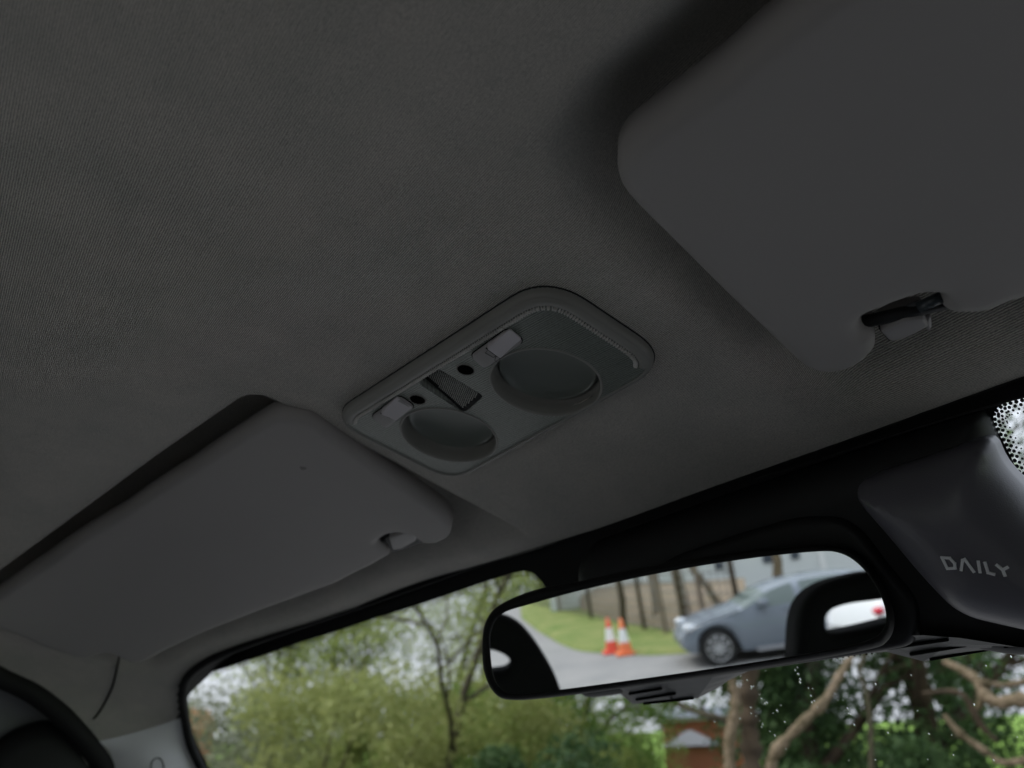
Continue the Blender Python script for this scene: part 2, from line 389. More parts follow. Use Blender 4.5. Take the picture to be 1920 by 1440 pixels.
# rubber strip that closes the gap between headliner edge and glass
se = MB(); fxs = np.linspace(fx[0], fx[-1], 140)
Vs = []
for x in fxs:
    y = float(np.interp(x, fx, fy)); z = float(H(x, y)); Vs += [(x, y, z - .0015), (x, y + .001, z + .012), (x, float(yg(x, z + .030)) - .004, z + .030), (x, float(yg(x, z + .032)) + .001, z + .032)]
se.add(Vs, [(i * 4 + k, i * 4 + k + 1, (i + 1) * 4 + k + 1, (i + 1) * 4 + k) for i in range(139) for k in range(3)])
tag(se.build('rubber_seal', m_rubber), 'black rubber strip along the top edge of the windscreen', 'seal')
for sg in (1, -1):
    hh_ = [hitH(*p) for p in [(1100, 998), (900, 1060), (740, 1116), (640, 1150), (560, 1177), (470, 1206), (395, 1236), (352, 1268), (342, 1300), (344, 1336)]]
    ex_ = [hitG(*p, .006) for p in [(354, 1390), (376, 1440), (405, 1500), (460, 1620), (560, 1800)]]
    P_ = spline(hh_ + ex_, False, 6) + np.array([.003, 0, 0])
    if sg < 0: P_ = P_ * np.array([-1, 1, 1]) + np.array([2 * XC, 0, 0])
    tag(MB().tube(P_, list(np.interp(np.arange(len(P_)), [0, 24, 36], [.0008, .003, .0065])), 10).build('corner_seal', m_rubber), 'black rubber edging round the %s windscreen corner' % ('passenger side' if sg > 0 else 'driver side'), 'seal')
# raindrops
m_drop = mat('rain_water', (1, 1, 1), .0, .5, trans=(1, 1.33))
dr = MB()
streaks = [((1140, 1308), (1152, 1350), 7, 1.3), ((1380, 1270), (1560, 1440), 26, 1.2), ((1470, 1235), (1600, 1440), 26, 1.2), ((1395, 1330), (1500, 1440), 14, 1),
           ((1560, 1300), (1640, 1430), 14, 1), ((745, 1290), (752, 1330), 6, 1.1), ((760, 1330), (800, 1440), 12, 1.2), ((740, 1310), (850, 1436), 10, .9), ((870, 1420), (900, 1440), 4, 1.2),
           ((975, 1072), (1022, 1112), 16, 1.3), ((900, 1100), (960, 1085), 8, 1), ((1880, 1225), (1910, 1240), 4, 1.6), ((460, 1370), (490, 1440), 4, 1.1), ((560, 1390), (575, 1440), 3, 1)]
def drop(px, py, r):
    p = hitG(px, py); 
    if r <= 0: return
    x, z = p[0], p[2]; rings = []
    for k, (q, h) in enumerate(((1, 0), (.92, .35), (.62, .62), (0.2, .72))):
        rings.append([onG(x + r * q * math.cos(a * math.pi / 5), z + 1.25 * r * q * math.sin(a * math.pi / 5), -.005 - h * r * .9) for a in range(10)])
    Vd = [v for g in rings for v in g]
    Fd = [(i * 10 + k, i * 10 + (k + 1) % 10, (i + 1) * 10 + (k + 1) % 10, (i + 1) * 10 + k) for i in range(3) for k in range(10)] + [tuple(range(10)), tuple(30 + k for k in range(10))]
    dr.add(Vd, Fd)
for (a, b, n, s) in streaks:
    for i in range(int(n * .5)):
        t = (i + rnd.random()) / n; drop(a[0] + (b[0] - a[0]) * t + rnd.gauss(0, 4), a[1] + (b[1] - a[1]) * t + rnd.gauss(0, 3), s * rnd.uniform(.0003, .0008))
for _ in range(110): drop(rnd.uniform(350, 1920), rnd.uniform(1130, 1440), rnd.uniform(.0003, .0008))
tag(dr.build('raindrops', m_drop), 'raindrops scattered over the outside of the windscreen', None, None, 'stuff')

# ------------------------------------------------------------------ left corner: pillar trim, door seal, door frame
seam_px = [(150, 1392), (190, 1386), (250, 1372), (300, 1357), (333, 1346), (337, 1345)]
def pillar_row(k):                               # k = 0 at the seam, 1 further down the pillar
    P = []
    for i, (x, y) in enumerate([(140, 1395), (190, 1387), (245, 1374), (300, 1358), (337, 1345)]):
        a = hitH(x, y)
        P.append(a)
    return P
top = pillar_row(0)
rows = [[p + np.array([.001, 0, -.001]) for p in top]]
for (lx, ly), (rx_, ry_) in [((170, 1430), (352, 1390)), ((195, 1490), (374, 1440)), ((240, 1580), (404, 1500)), ((330, 1750), (470, 1640)), ((470, 2000), (620, 1900))]:
    b_ = hitG(rx_, ry_, .004); a_ = W(lx, ly); a_ = a_ * (-1.338 / a_[0]); row = []
    for k_ in range(5):
        t_ = k_ / 4; row.append(a_ * (1 - t_) + b_ * t_ + np.array([.016 * math.sin(math.pi * t_), -.010 * math.sin(math.pi * t_), 0]))
    rows.append(row)
def loft(rows, name, m, parent=None, n=6):
    A = np.array([spline(r, False, n) for r in rows]); B = np.array([spline(A[:, k], False, n) for k in range(A.shape[1])])
    nu, nv = B.shape[:2]; Vv = B.reshape(-1, 3)
    return mesh(name, Vv, [(i * nv + j, i * nv + j + 1, (i + 1) * nv + j + 1, (i + 1) * nv + j) for i in range(nu - 1) for j in range(nv - 1)], m, parent)
pil = loft(rows, 'pillar_trim', m_pillar)
tag(pil, 'pale grey plastic pillar cover left of the windscreen', 'pillar cover')
# small oval cap moulded on the pillar
def on_ray(px, py, t): return W(px, py) * t
cpx, cpy = 295, 1432
tt = np.linalg.norm(hitH(250, 1372))
tag(MB().tube(spline([hitH(*p, .0005) for p in [(224, 1226), (220, 1250), (212, 1285), (198, 1315), (184, 1338), (175, 1348)]], False, 5), .0016, 6).build('trim_joint', m_rubber), 'thin dark joint in the fabric below the passenger visor', 'joint')
from mathutils.bvhtree import BVHTree
_bv = BVHTree.FromPolygons([v.co.copy() for v in pil.data.vertices], [tuple(p.vertices) for p in pil.data.polygons])
def on_pillar(px, py):
    h = _bv.ray_cast(Vector((0, 0, 0)), Vector(W(px, py))); return np.array(h[0]) + np.array(h[1] if h[1].dot(Vector(W(px, py))) < 0 else -h[1]) * .0006
try:
    cap_pts = [on_pillar(295 + 12 * math.cos(a), 1438 + 17 * math.sin(a)) for a in np.linspace(0, 2 * math.pi, 17)]
    under_ = MB().tube(cap_pts, .0007, 5, cap=False).build('screw_cap', m_trim0 if False else m_rubber); under_.parent = pil
except Exception: pass
# rubber door seal and frame
sp = spline([p + np.array([-.006, 0, -.004]) for p in np.array([hitH(*q) for q in [(-300, 1150), (-160, 1190), (-60, 1228), (0, 1259), (60, 1288), (110, 1325), (150, 1366), (185, 1410), (205, 1445)]])]
            + [np.array(seal_pts[-1]) + np.array([-.01, .02, -.05]), np.array(seal_pts[-1]) + np.array([-.02, .14, -.25]), np.array(seal_pts[-1]) + np.array([-.02, .28, -.55])], False, 8)
ds = MB().tube(sp, .0145, 12).build('door_seal', m_rubber); tag(ds, 'thick black rubber seal around the passenger door opening', 'seal')
# passenger door: frame, trim and window beyond the seal
dd = empty('passenger_door', (-1.34, .1, -.3)); tag(dd, 'dark passenger door with a framed window at the lower left', 'door')
def slabx(name, poly, x0, th, m, parent, holes=(), r=.004):
    o = slab(name, np.array(poly), lambda a, b, h: np.array([x0 + h - .10 * max(0, -b) * 0, a, b]), rnd_top(0, r, -r), back=-th, offs=(r * .3, r), grid=.06, holes=holes, step=.012, m=m)
    o.parent = parent; o.matrix_parent_inverse = Matrix.Translation(-Vector(parent.location)); return o
def rect(y0, y1, z0, z1, r=.05): return fillet([(y0, z0), (y1, z0), (y1, z1), (y0, z1)], r, 8)
win = spline([(-.62, -.45), (-.62, .02), (-.55, .085), (.05, .085), (.14, .06), (.235, -.005), (.33, -.15), (.42, -.33), (.42, -.45)], True, 5)
win = fillet([(-.42, -.62), (-.42, .05), (-.03, .05), (.12, -.08), (.42, -.62)], [.04, .08, .10, .10, .04], 8)  # rear end cut short to let less light onto the rear headliner
slabx('door_frame', fillet([(-.75, -1.15), (-.75, .19), (.21, .19), (.40, .05), (.78, -.55), (.78, -1.15)], [.02, .05, .12, .12, .05, .02], 8), -1.345, .05, m_trim, dd, holes=[win], r=.012)
slabx('door_window_glass', win, -1.372, .004, m_glass, dd, r=.001)
hb = W(70, 1475); hb = hb * (-1.335 / hb[0])
hbk = MB().lathe(hb, (1, 0, 0), [(.085, -.012), (.085, .004), (.078, .012), (.055, .016), (.0005, .017)], 36).build('round_black_cover', m_black); hbk.parent = dd; hbk.matrix_parent_inverse = Matrix.Translation(-Vector(dd.location))  # plain black disc on the door frame
# right door: same build, window opening kept small to dim the right side
win2 = fillet([(-.35, -.55), (-.35, -.06), (-.06, -.06), (.10, -.16), (.36, -.55)], [.04, .08, .10, .10, .04], 8)
rd = empty('driver_door', (.53, .1, -.3)); tag(rd, 'driver door with a framed window, right of the camera', 'door')
slabx('door_frame', fillet([(-.75, -1.15), (-.75, .19), (.21, .19), (.40, .05), (.78, -.55), (.78, -1.15)], [.02, .05, .12, .12, .05, .02], 8), .575, .05, m_trim, rd, holes=[win2], r=.012)
slabx('door_window_glass', win2, .552, .004, m_glass, rd, r=.001)
# rear panel, floor, dashboard, seats
bk = MB()
def wally(name, poly, y0, th, m, holes=()):
    return slab(name, np.array(poly), lambda a, b, h: np.array([a, y0 - h, b]), lambda d, p: np.zeros(len(d)), back=th, grid=.1, holes=holes, step=.03, m=m)
rw = fillet([(-.95, -.45), (.50, -.45), (.50, .17), (-.95, .17)], .06, 6)
tag(wally('rear_panel', [(-1.40, -1.2), (.58, -1.2), (.58, .36), (-1.40, .36)], -.86, .03, m_trim, holes=[rw]), kind='structure')
mesh('rear_window', [(-.95, -.875, -.45), (.50, -.875, -.45), (.50, -.875, .17), (-.95, -.875, .17)], [(0, 1, 2, 3)], m_glass)
tag(bpy.data.objects['rear_window'], 'wide rear cab window seen in the rear-view mirror', 'window')
tag(MB().box((-.41, -.05, -1.2), (2.0, 1.7, .04)).build('cab_floor', m_trim, smooth=False), kind='structure')
dsh = MB(); prof = [(.60, -1.2), (.55, -.75), (.62, -.60), (.78, -.56), (1.25, -.60), (1.25, -1.2)]
Vd = [(x, y, z) for x in (-1.33, .52) for (y, z) in prof]
dsh.add(Vd, [(i, (i + 1) % 6, 6 + (i + 1) % 6, 6 + i) for i in range(6)] + [tuple(range(6))[::-1], tuple(range(6, 12))])
tag(dsh.build('dashboard', m_trim, smooth=False), 'dark dashboard below the windscreen', 'dashboard')

# unseen white bonnet below the windscreen, added to bounce light onto the headliner
bo = []
for j, (y, z) in enumerate([(.93, -.60), (1.05, -.62), (1.25, -.68), (1.45, -.76), (1.62, -.90), (1.68, -1.10), (1.70, -1.6)]):
    for x in np.linspace(-1.33, .52, 14): u = (x - XC) / .93; bo.append((x, y - .16 * u * u, z - .05 * u ** 4))
tag(mesh('bounce_bonnet', bo, [(j * 14 + i, j * 14 + i + 1, (j + 1) * 14 + i + 1, (j + 1) * 14 + i) for j in range(6) for i in range(13)], mat('bounce_white', (.78, .78, .77), .3, .5)), 'unseen white bonnet below the windscreen, added to bounce light inside', 'bonnet')
# ------------------------------------------------------------------ sun visors
# passenger side
LV_px = [(-8, 1117), (0, 1111), (88, 1050), (234, 956), (352, 878), (469, 800), (505, 778), (526, 771), (550, 775), (585, 782), (700, 862), (835, 955), (850, 978), (846, 1002), (822, 1014), (795, 1012), (775, 998), (752, 992), (728, 997), (708, 1012),
         (736, 1034), (700, 1055), (633, 1089), (549, 1120), (450, 1157), (328, 1209), (275, 1237), (255, 1241), (236, 1236), (214, 1224), (196, 1221), (172, 1231), (150, 1232), (80, 1210), (0, 1176)]
lv = hxy(LV_px, .006); lv = np.vstack([lv, hxy([(-62, 1152), (-66, 1140)], .006)])
lvo = resample(fillet(lv, .006, 4), .0035)
vis = empty('sun_visor', tuple(onH(-.9, .33, 0)))
tag(vis, 'long folded passenger sun visor in the recess at the lower left', 'sun visor')
def under(o, parent): o.parent = parent; o.matrix_parent_inverse = Matrix.Translation(-Vector(parent.location)); return o
under(slab('visor_pad', lvo, onH, rnd_top(.013, .009, .0045), back=-.006, offs=(.0006, .0018, .0035, .006, .009), grid=.018, m=m_visor), vis)
sm_ = hitH(573, 880, .0135)[:2]
under(slab('smudge', spline([sm_ + np.array([.004 * math.cos(t) * (1 + .3 * math.sin(3 * t)), .003 * math.sin(t)]) for t in np.linspace(0, 6.0, 10)], True, 3), onH, lambda d, p: np.full(len(d), .01325), grid=.002, m=mat('smudge_grey', (.22, .21, .20), .8, .2)), vis)
a, b = hitH(700, 1014, .0)[:2], hitH(800, 988, .0)[:2]
under(MB().tube([onH(*a, .001), onH(*b, .001)], .0035, 10).build('pivot_rod', m_black), vis)
def clip(name, px, h0, h1, m, parent=None):
    P = hxy(px, h1); o = slab(name, fillet(P, .0016, 4), onH, rnd_top(h1, .0018, h1 - .0018), back=h0, offs=(.0006, .0018), grid=.006, step=.0012, m=m)
    return under(o, parent) if parent else o
notch_plate = lambda px, par: under(slab('notch_shade', fillet(hxy(px, .004), .003, 4), onH, lambda d, p: np.full(len(d), .0015), back=-.004, grid=.01, m=m_black), par)  # black plate added behind the notch to stand for its shade
notch_plate([(695, 1008), (752, 984), (812, 996), (795, 1022), (742, 1040), (705, 1036)], vis)
cl = empty('visor_clip', tuple(hitH(757, 1017))); tag(cl, 'small grey clip holding the passenger sun visor', 'clip')
clip('clip_body', [(733, 1011), (760, 1001), (785, 1003), (783, 1017), (757, 1031), (740, 1033)], -.002, .013, m_switch, cl)
clip('clip_arm', [(722, 1010), (732, 1006), (742, 1034), (735, 1034)], -.002, .008, m_black, cl)
# driver side
RV_px = [(1540, -6), (1360, 142), (1190, 265), (1168, 292), (1162, 325), (1172, 358), (1210, 400), (1360, 548), (1510, 690), (1545, 703), (1590, 698), (1625, 681), (1650, 655),
         (1648, 640), (1650, 626), (1618, 616), (1620, 596), (1680, 572), (1738, 552), (1775, 556), (1768, 573), (1778, 590), (1812, 590), (1850, 590), (1925, 558)]
rv = hxy(RV_px, .016)
rv = np.vstack([rv, [(.02, .49), (.33, .485), (.36, .46), (.36, .28), (.32, .25)]])
rvo = resample(fillet(rv, .010, 5), .0035)
vir = empty('sun_visor.001', tuple(onH(.05, .36, 0)))
tag(vir, 'folded driver sun visor filling the upper right corner', 'sun visor')
vis['group'] = vir['group'] = 'folded sun visors'
under(slab('visor_pad', rvo, onH, rnd_top(.022, .011, .010), back=-.004, offs=(.0006, .0018, .004, .007, .011), grid=.018, m=m_visor), vir)
a, b = hitH(1600, 612, .010)[:2], hitH(1800, 566, .010)[:2]
under(MB().tube([onH(*a, .010), onH(*b, .010)], .004, 12).build('pivot_rod', m_black), vir)
a, b = hitH(1630, 622, .012)[:2], hitH(1730, 580, .012)[:2]
under(MB().tube([onH(*a, .0085), onH(*b, .0085)], .0022, 8).build('pivot_rod', m_trim), vir)
a, b = hitH(1726, 580, .012)[:2], hitH(1772, 560, .012)[:2]
under(MB().tube([onH(*a, .012), onH(*b, .012)], .0035, 12).build('rod_sleeve', mat('smoked_plastic', (.035, .045, .05), .3, .5)), vir)
cl = empty('visor_clip.001', tuple(hitH(1705, 620))); tag(cl, 'pale grey clip holding the driver sun visor', 'clip')
clip('clip_body', [(1656, 628), (1700, 606), (1738, 602), (1748, 618), (1710, 638), (1676, 648)], -.002, .016, m_switch, cl)
clip('clip_arm', [(1734, 606), (1751, 598), (1752, 622), (1744, 628)], -.002, .013, m_switch, cl)
clip('clip_edge', [(1650, 622), (1658, 618), (1678, 648), (1668, 643)], -.002, .011, m_black, cl)
bpy.data.objects['visor_clip']['group'] = cl['group'] = 'sun visor clips'

# ------------------------------------------------------------------ overhead console
OFFC = .006
K = hxy([(1026, 527), (1262, 684), (852, 906), (618, 788)], OFFC)
con = empty('overhead_console', tuple(onH(*K.mean(0), 0)))
tag(con, 'ribbed grey roof console with two round reading lights and two switches', 'roof console')
outline = resample(fillet(K, .034, 10), .0022)
def bowl(px, rxp):                                # centre pixel and a rim pixel
    c = hitH(*px, OFFC)[:2]; r = np.linalg.norm(hitH(*rxp, OFFC)[:2] - c); return c, r
cR, rR = bowl((1026, 719), (1124, 705)); cL, rL = bowl((844, 817), (930, 812))
rB = (rR + rL) / 2
circ = lambda c, r, n=56: np.array([(c[0] + r * math.cos(2 * math.pi * k / n), c[1] + r * math.sin(2 * math.pi * k / n)) for k in range(n)])
grl = resample(fillet(hxy([(786, 717), (822, 688), (911, 742), (873, 774)], OFFC), .005, 5), .0022)
mic = [(hitH(876, 692, OFFC)[:2], .0060), (hitH(786, 748, OFFC)[:2], .0060)]
def con_top(d, P):
    dk = seg_dist(P, outline); t = np.clip(dk / .0045, 0, 1); return .0010 + .006 * np.sqrt(1 - (1 - t) ** 2) + 0 * d
holes = [circ(cR, rB), circ(cL, rB), grl] + [circ(c, r, 24) for c, r in mic]
under(slab('console_plate', outline, onH, con_top, back=-.004, offs=(.0005, .0015, .003, .0045), grid=.009, holes=holes, m=m_cons), con)
gk = [onH(*p, .0004) for p in resample(fillet(K, .034, 10), .004)]
under(MB().tube(gk + gk[:1], .0007, 6, cap=False).build('console_gap', m_black), con)
bz = MB(); bz_P = resample(fillet(K, .034, 10), .0022); bzi = [bz_P] + [None] * 3
def inset0(P, d):
    nx = np.roll(P, -1, 0) - np.roll(P, 1, 0); nn = np.c_[-nx[:, 1], nx[:, 0]]; nn /= np.linalg.norm(nn, axis=1)[:, None]
    q = P + nn * d
    return q if inside(q[:1], P)[0] else P - nn * d
loops = [(bz_P, -.001), (inset0(bz_P, .0002), .0045), (inset0(bz_P, .0014), .0068), (inset0(bz_P, .0034), .0078), (inset0(bz_P, .0048), .0076), (inset0(bz_P, .0050), .0066)]
nb_ = len(bz_P); Vb = [onH(*p, h) for L_, h in loops for p in L_]
bz.add(Vb, [(i * nb_ + k, i * nb_ + (k + 1) % nb_, (i + 1) * nb_ + (k + 1) % nb_, (i + 1) * nb_ + k) for i in range(len(loops) - 1) for k in range(nb_)])
under(bz.build('console_bezel', m_consrim), con)
# raised smooth margin along the rear and inner sides
ins = resample(fillet(K + (K.mean(0) - K) * 0.0, .034, 10), .0006)
def inset(P, d):
    nx = np.roll(P, -1, 0) - np.roll(P, 1, 0); nn = np.c_[-nx[:, 1], nx[:, 0]]; nn /= np.linalg.norm(nn, axis=1)[:, None]
    q = P + nn * d
    if not inside(q[:1], P)[0]: q = P - nn * d
    return q
i8, i10 = inset(ins, .0105), inset(ins, .0075)
def pix(p3):
    c = R.T @ p3; return np.array([960 + F_PX * c[0] / -c[2], 720 - F_PX * c[1] / -c[2]])
# which stretch of the rim carries the smooth strip and the teeth: from the left end, over the rear corner, to the right end
pp = np.array([pix(onH(*p, .006)) for p in i8])
i_l = np.argmin(np.linalg.norm(pp - (652, 798), axis=1)); i_r = np.argmin(np.linalg.norm(pp - (1222, 690), axis=1)); i_t = np.argmin(np.linalg.norm(pp - (1010, 562), axis=1))
N = len(i8)
def arc(a, b, via):
    f = [(a + k) % N for k in range((b - a) % N + 1)]
    if via in f: return f
    return [(a - k) % N for k in range((a - b) % N + 1)]
ar = arc(i_l, i_r, i_t)
st = MB(); Vv = []
for k in ar[::4]:
    for p, h in ((inset_p := [(ins[k] * .72 + i8[k] * .28, .0058), (ins[k] * .68 + i8[k] * .32, .0085), (ins[k] * .10 + i8[k] * .90, .0085), (i8[k], .0068)]) and inset_p): Vv.append(onH(*p, h))
nk = len(ar[::4]); st.add(Vv, [(i * 4 + j, i * 4 + j + 1, (i + 1) * 4 + j + 1, (i + 1) * 4 + j) for i in range(nk - 1) for j in range(3)])
under(st.build('rim_strip', m_consrim), con)
th = MB(); s = 0; last = i8[ar[0]]
inn = inset(ins, .0140)
for k in ar:
    s += np.linalg.norm(i8[k] - last); last = i8[k]
    if s > .00205:
        s = 0; a = onH(*i8[k], .0066); b = onH(*inn[k], .0066); n_ = nH(*i8[k]); ax = nrm(b - a); si = nrm(np.cross(ax, n_))
        M3 = np.c_[ax, si, n_]; th.box((a + b) / 2 + n_ * .0013, (.0036, .0011, .0022), M3, taper=.6)
under(th.build('rim_teeth', mat('tooth_plastic', (.6, .58, .55), .35, .5), con, smooth=False), con)
m_dome = mat('reading_light_dome', (.15, .165, .145), .28, .6)
for c in (cR, cL):
    o = onH(*c, .0068); n_ = nH(*c)
    L = under(MB().lathe(o, n_, [(rB + .0016, .0002), (rB + .0008, .0010), (rB - .0002, .0008), (rB - .0010, -.001), (rB * .985, -.009), (rB * .975, -.0165), (0.001, -.0175)], 64).build('light_bowl', m_consrim), con)
    d = MB().lathe(o, n_, [(rB * .91, -.0155), (rB * .90, -.0125), (rB * .885, -.0115)] + [(rB * .88 * math.cos(a), -.0118 - .0035 * math.sin(a)) for a in np.linspace(0, math.pi / 2 * .999, 12)], 64).build('reading_light', m_dome)
    under(d, con)
m_mic = mat('deep_black', (.002, .002, .002), .9, .1)
for c, r in mic:
    o = onH(*c, .0068); n_ = nH(*c)
    under(MB().lathe(o, n_, [(r + .0012, .0001), (r + .0006, .0009), (r - .0003, .0004), (r - .0004, -.006), (.0002, -.006)], 28).build('round_opening', m_mic), con)
    under(MB().lathe(o, n_, [(r + .0015, .0001), (r + .0010, .0008), (r + .0002, .0008), (r - .0001, .0001)], 28).build('opening_ring', m_consrim), con)
# sunken grille: slopes from deep at the rear to flush at the front
gmean = grl.mean(0); g_r = hitH(803, 702, OFFC)[:2]; g_f = hitH(892, 758, OFFC)[:2]; gd = nrm(g_f - g_r); glen = np.linalg.norm(g_f - g_r)
def gh(p):
    t = np.clip(((p - g_r) @ gd) / glen, 0, 1); return .0066 - .0085 * (1 - t) ** .8
under(slab('grille_recess', grl, onH, lambda d, P: gh(P), grid=.004, m=m_black), con)
sk = MB(); nG = len(grl); Vv = []
for p in grl: Vv += [onH(*p, .0068), onH(*p, float(gh(p[None])[0]) - .0004)]
sk.add(Vv, [(2 * i, 2 * i + 1, 2 * ((i + 1) % nG) + 1, 2 * ((i + 1) % nG)) for i in range(nG)])
under(sk.build('grille_wall', m_consrim), con)
gb = MB(); side = np.array([-gd[1], gd[0]]); gin = inset(grl, .0035)
for i in range(-20, 40):
    for j in range(-12, 13):
        p = g_r + gd * (i * .00165 + .006 + (j % 2) * .0008) + side * (j * .00165)
        if not inside(p[None], gin)[0] or (p - g_r) @ gd < .007: continue
        h = float(gh(p[None])[0]); c = onH(*p, h + .0003); n_ = nH(*p)
        ax = nrm(onH(*(p + gd * .001), h) - onH(*p, h)); si = np.cross(ax, n_); M3 = np.c_[ax, si, n_]
        gb.box(c, (.0010, .0006 + .0003 * rnd.random(), .0008), M3, taper=.5)
gl_ = under(gb.build('grille_mesh', mat('grille_dots', (.6, .6, .56), .4, .5), smooth=False), con)
# switches
def switch(px4, wedge, icons):
    P = hxy(px4, .0075); s_ = slab('switch', resample(fillet(P, .0055, 6), .001), onH, rnd_top(.0098, .0022, .0070), back=.003, offs=(.0004, .001, .0022), grid=.004, m=m_switch); under(s_, con)
    P = hxy(wedge, .0100); c = P.mean(0)
    ax = nrm((P[1] + P[2]) / 2 - (P[0] + P[3]) / 2); Ln = np.linalg.norm((P[1] + P[2]) / 2 - (P[0] + P[3]) / 2)
    p0 = (P[0] + P[3]) / 2
    def tp(d, Q):
        t = np.clip(((Q - p0) @ ax) / Ln, 0, 1); r = np.clip(d / .001, 0, 1); return .0096 + (.0046 * (1 - t) ** 1.4) * np.sqrt(1 - (1 - r) ** 2)
    w_ = slab('rocker', resample(fillet(P, .0016, 5), .0008), onH, tp, back=.008, offs=(.0003, .0007, .001), grid=.002, m=m_rock)
    gq = MB().tube([onH(*P[0], .0128), onH(*((P[0] + P[3]) / 2), .0132), onH(*P[3], .0128)], .00045, 6).build('rocker_edge', m_mic); under(gq, con)
    w_.parent = s_; w_.matrix_parent_inverse = Matrix.Translation(-Vector(con.location)) ; w_.matrix_parent_inverse = s_.matrix_world.inverted()
    ic = MB()
    for path in icons:
        ic.tube([onH(*hitH(*q, .0099)[:2], .0099) for q in path], .00028, 5)
    if icons:
        i_ = ic.build('switch_symbol', mat('symbol_grey', (.10, .10, .10), .5, .4)); i_.parent = s_; i_.matrix_parent_inverse = s_.matrix_world.inverted()
    # dark gap round the switch
    gp = resample(fillet(hxy(px4, .0075), .0055, 6), .001); tb = [onH(*p, .0072) for p in gp] + [onH(*gp[0], .0072)]
    under(MB().tube(tb, .00055, 6, cap=False).build('switch_gap', m_mic), con)
switch([(884, 668), (956, 616), (987, 641), (912, 692)], [(917, 649), (960, 622), (982, 640), (944, 668)],
       [[(914, 664), (920, 658), (936, 666), (930, 673), (914, 664)], [(934, 670), (940, 672), (942, 678), (937, 682), (932, 678), (934, 670)]])
switch([(698, 782), (752, 742), (782, 763), (728, 803)], [(719, 771), (748, 748), (777, 767), (750, 785)], [])

# ------------------------------------------------------------------ rear-view mirror
MC = W(1300, 1170) * .64
_az = math.radians(12); _rz = -.115; _r = nrm([math.sin(_az), -math.cos(_az), _rz / (1 - _rz * _rz) ** .5])
MN = nrm(_r - W(1300, 1170))
MU = nrm(np.array([0, 0, 1.]) - MN[2] * MN); MS = np.cross(MU, MN)
def m_uv(px, py, h=0.0):
    d = W(px, py); t = ((MC + MN * h) @ MN) / (d @ MN); q = d * t - MC; return np.array([q @ MS, q @ MU])
def m_on(u, v, h): return MC + MS * u + MU * v + MN * h
mir = empty('rear_view_mirror', tuple(MC - MN * .02)); tag(mir, 'black framed rear-view mirror reflecting a grey car and traffic cones', 'rear-view mirror')
glass_px = [(917, 1215), (918, 1185), (928, 1162), (950, 1146), (1000, 1131), (1080, 1109), (1180, 1086), (1300, 1063), (1420, 1045), (1530, 1034), (1575, 1037), (1610, 1058),
            (1640, 1095), (1658, 1135), (1661, 1165), (1652, 1185), (1630, 1199), (1560, 1217), (1400, 1244), (1200, 1273), (1050, 1293), (965, 1301), (938, 1291), (923, 1265)]
out_px = [(899, 1215), (903, 1172), (922, 1140), (960, 1118), (1010, 1101), (1090, 1086), (1180, 1066), (1300, 1044), (1420, 1028), (1530, 1020), (1590, 1026), (1632, 1058),
          (1660, 1105), (1677, 1148), (1676, 1182), (1662, 1205), (1640, 1216), (1560, 1232), (1400, 1258), (1200, 1287), (1050, 1307), (955, 1315), (922, 1302), (903, 1262)]
gp = resample(spline([m_uv(*p, .0) for p in glass_px], True, 6), .003); op = resample(spline([m_uv(*p, .002) for p in out_px], True, 6), .003)
under(slab('mirror_glass', gp, m_on, lambda d, p: np.zeros(len(d)), grid=.02, m=m_mirror), mir)
bpy.data.objects['mirror_glass'].data.polygons.foreach_set('use_smooth', [False] * len(bpy.data.objects['mirror_glass'].data.polygons))
def fr_top(d, P):
    do = seg_dist(P, op); t = np.clip(do / .006, 0, 1); di = seg_dist(P, gp); s_ = np.clip(di / .002, 0, 1)
    return np.minimum(-.010 + .0145 * np.sqrt(1 - (1 - t) ** 2), .0008 + .0037 * np.sqrt(1 - (1 - s_) ** 2))
m_frame = mat('mirror_frame_plastic', (.010, .010, .010), .6, .25)
under(slab('mirror_frame', op, m_on, fr_top, offs=(.0006, .0015, .003, .005), grid=.02, holes=[gp], m=m_frame), mir)
def bk_top(d, P):
    t = np.clip(d / .03, 0, 1); return -.010 - .028 * np.sqrt(1 - (1 - t) ** 2)
under(slab('mirror_back', op, m_on, bk_top, offs=(.002, .006, .012, .02, .03), grid=.02, m=m_frame), mir)
jb = m_on(.02, .0, -.03); jt = hitG(1330, 1100)
under(MB().tube([jb, (jb + jt) / 2 + np.array([0, -.005, .01]), jt], [.014, .010, .016], 14).build('mirror_arm', m_frame), mir)

# ------------------------------------------------------------------ mirror shroud on the windscreen, with the lettering
shr = empty('sensor_shroud', tuple(hitG(1500, 1000))); tag(shr, 'black plastic shroud with raised DAILY lettering behind the mirror', 'shroud')
OB = .045
body_px = [(1075, 1045), (1100, 1004), (1330, 920), (1600, 826), (1830, 742), (1852, 800), (1890, 880), (1930, 940), (2040, 1010), (2150, 1120), (2060, 1200), (1900, 1214), (1800, 1198), (1735, 1192), (1640, 1193),
           (1560, 1215), (1400, 1245), (1330, 1262), (1200, 1285), (1090, 1300), (1060, 1250), (1080, 1150)]
bp_ = gxz(body_px, .02)
bp_ = resample(fillet(bp_, .01, 4), .005)
def sh_top(d, P): return rnd_top(.034, .030, .008)(d, P)
under(slab('shroud_body', bp_, onG, sh_top, back=.0015, offs=(.001, .004, .009, .016, .024, .03), grid=.018, m=m_black), shr)
arc_px = [(1130, 1085), (1250, 1010), (1380, 962), (1480, 931), (1560, 929), (1602, 953), (1650, 1018), (1712, 1090), (1705, 1170), (1600, 1190), (1300, 1240), (1130, 1250)]
ap = resample(fillet(gxz(arc_px, .04), .012, 5), .004)
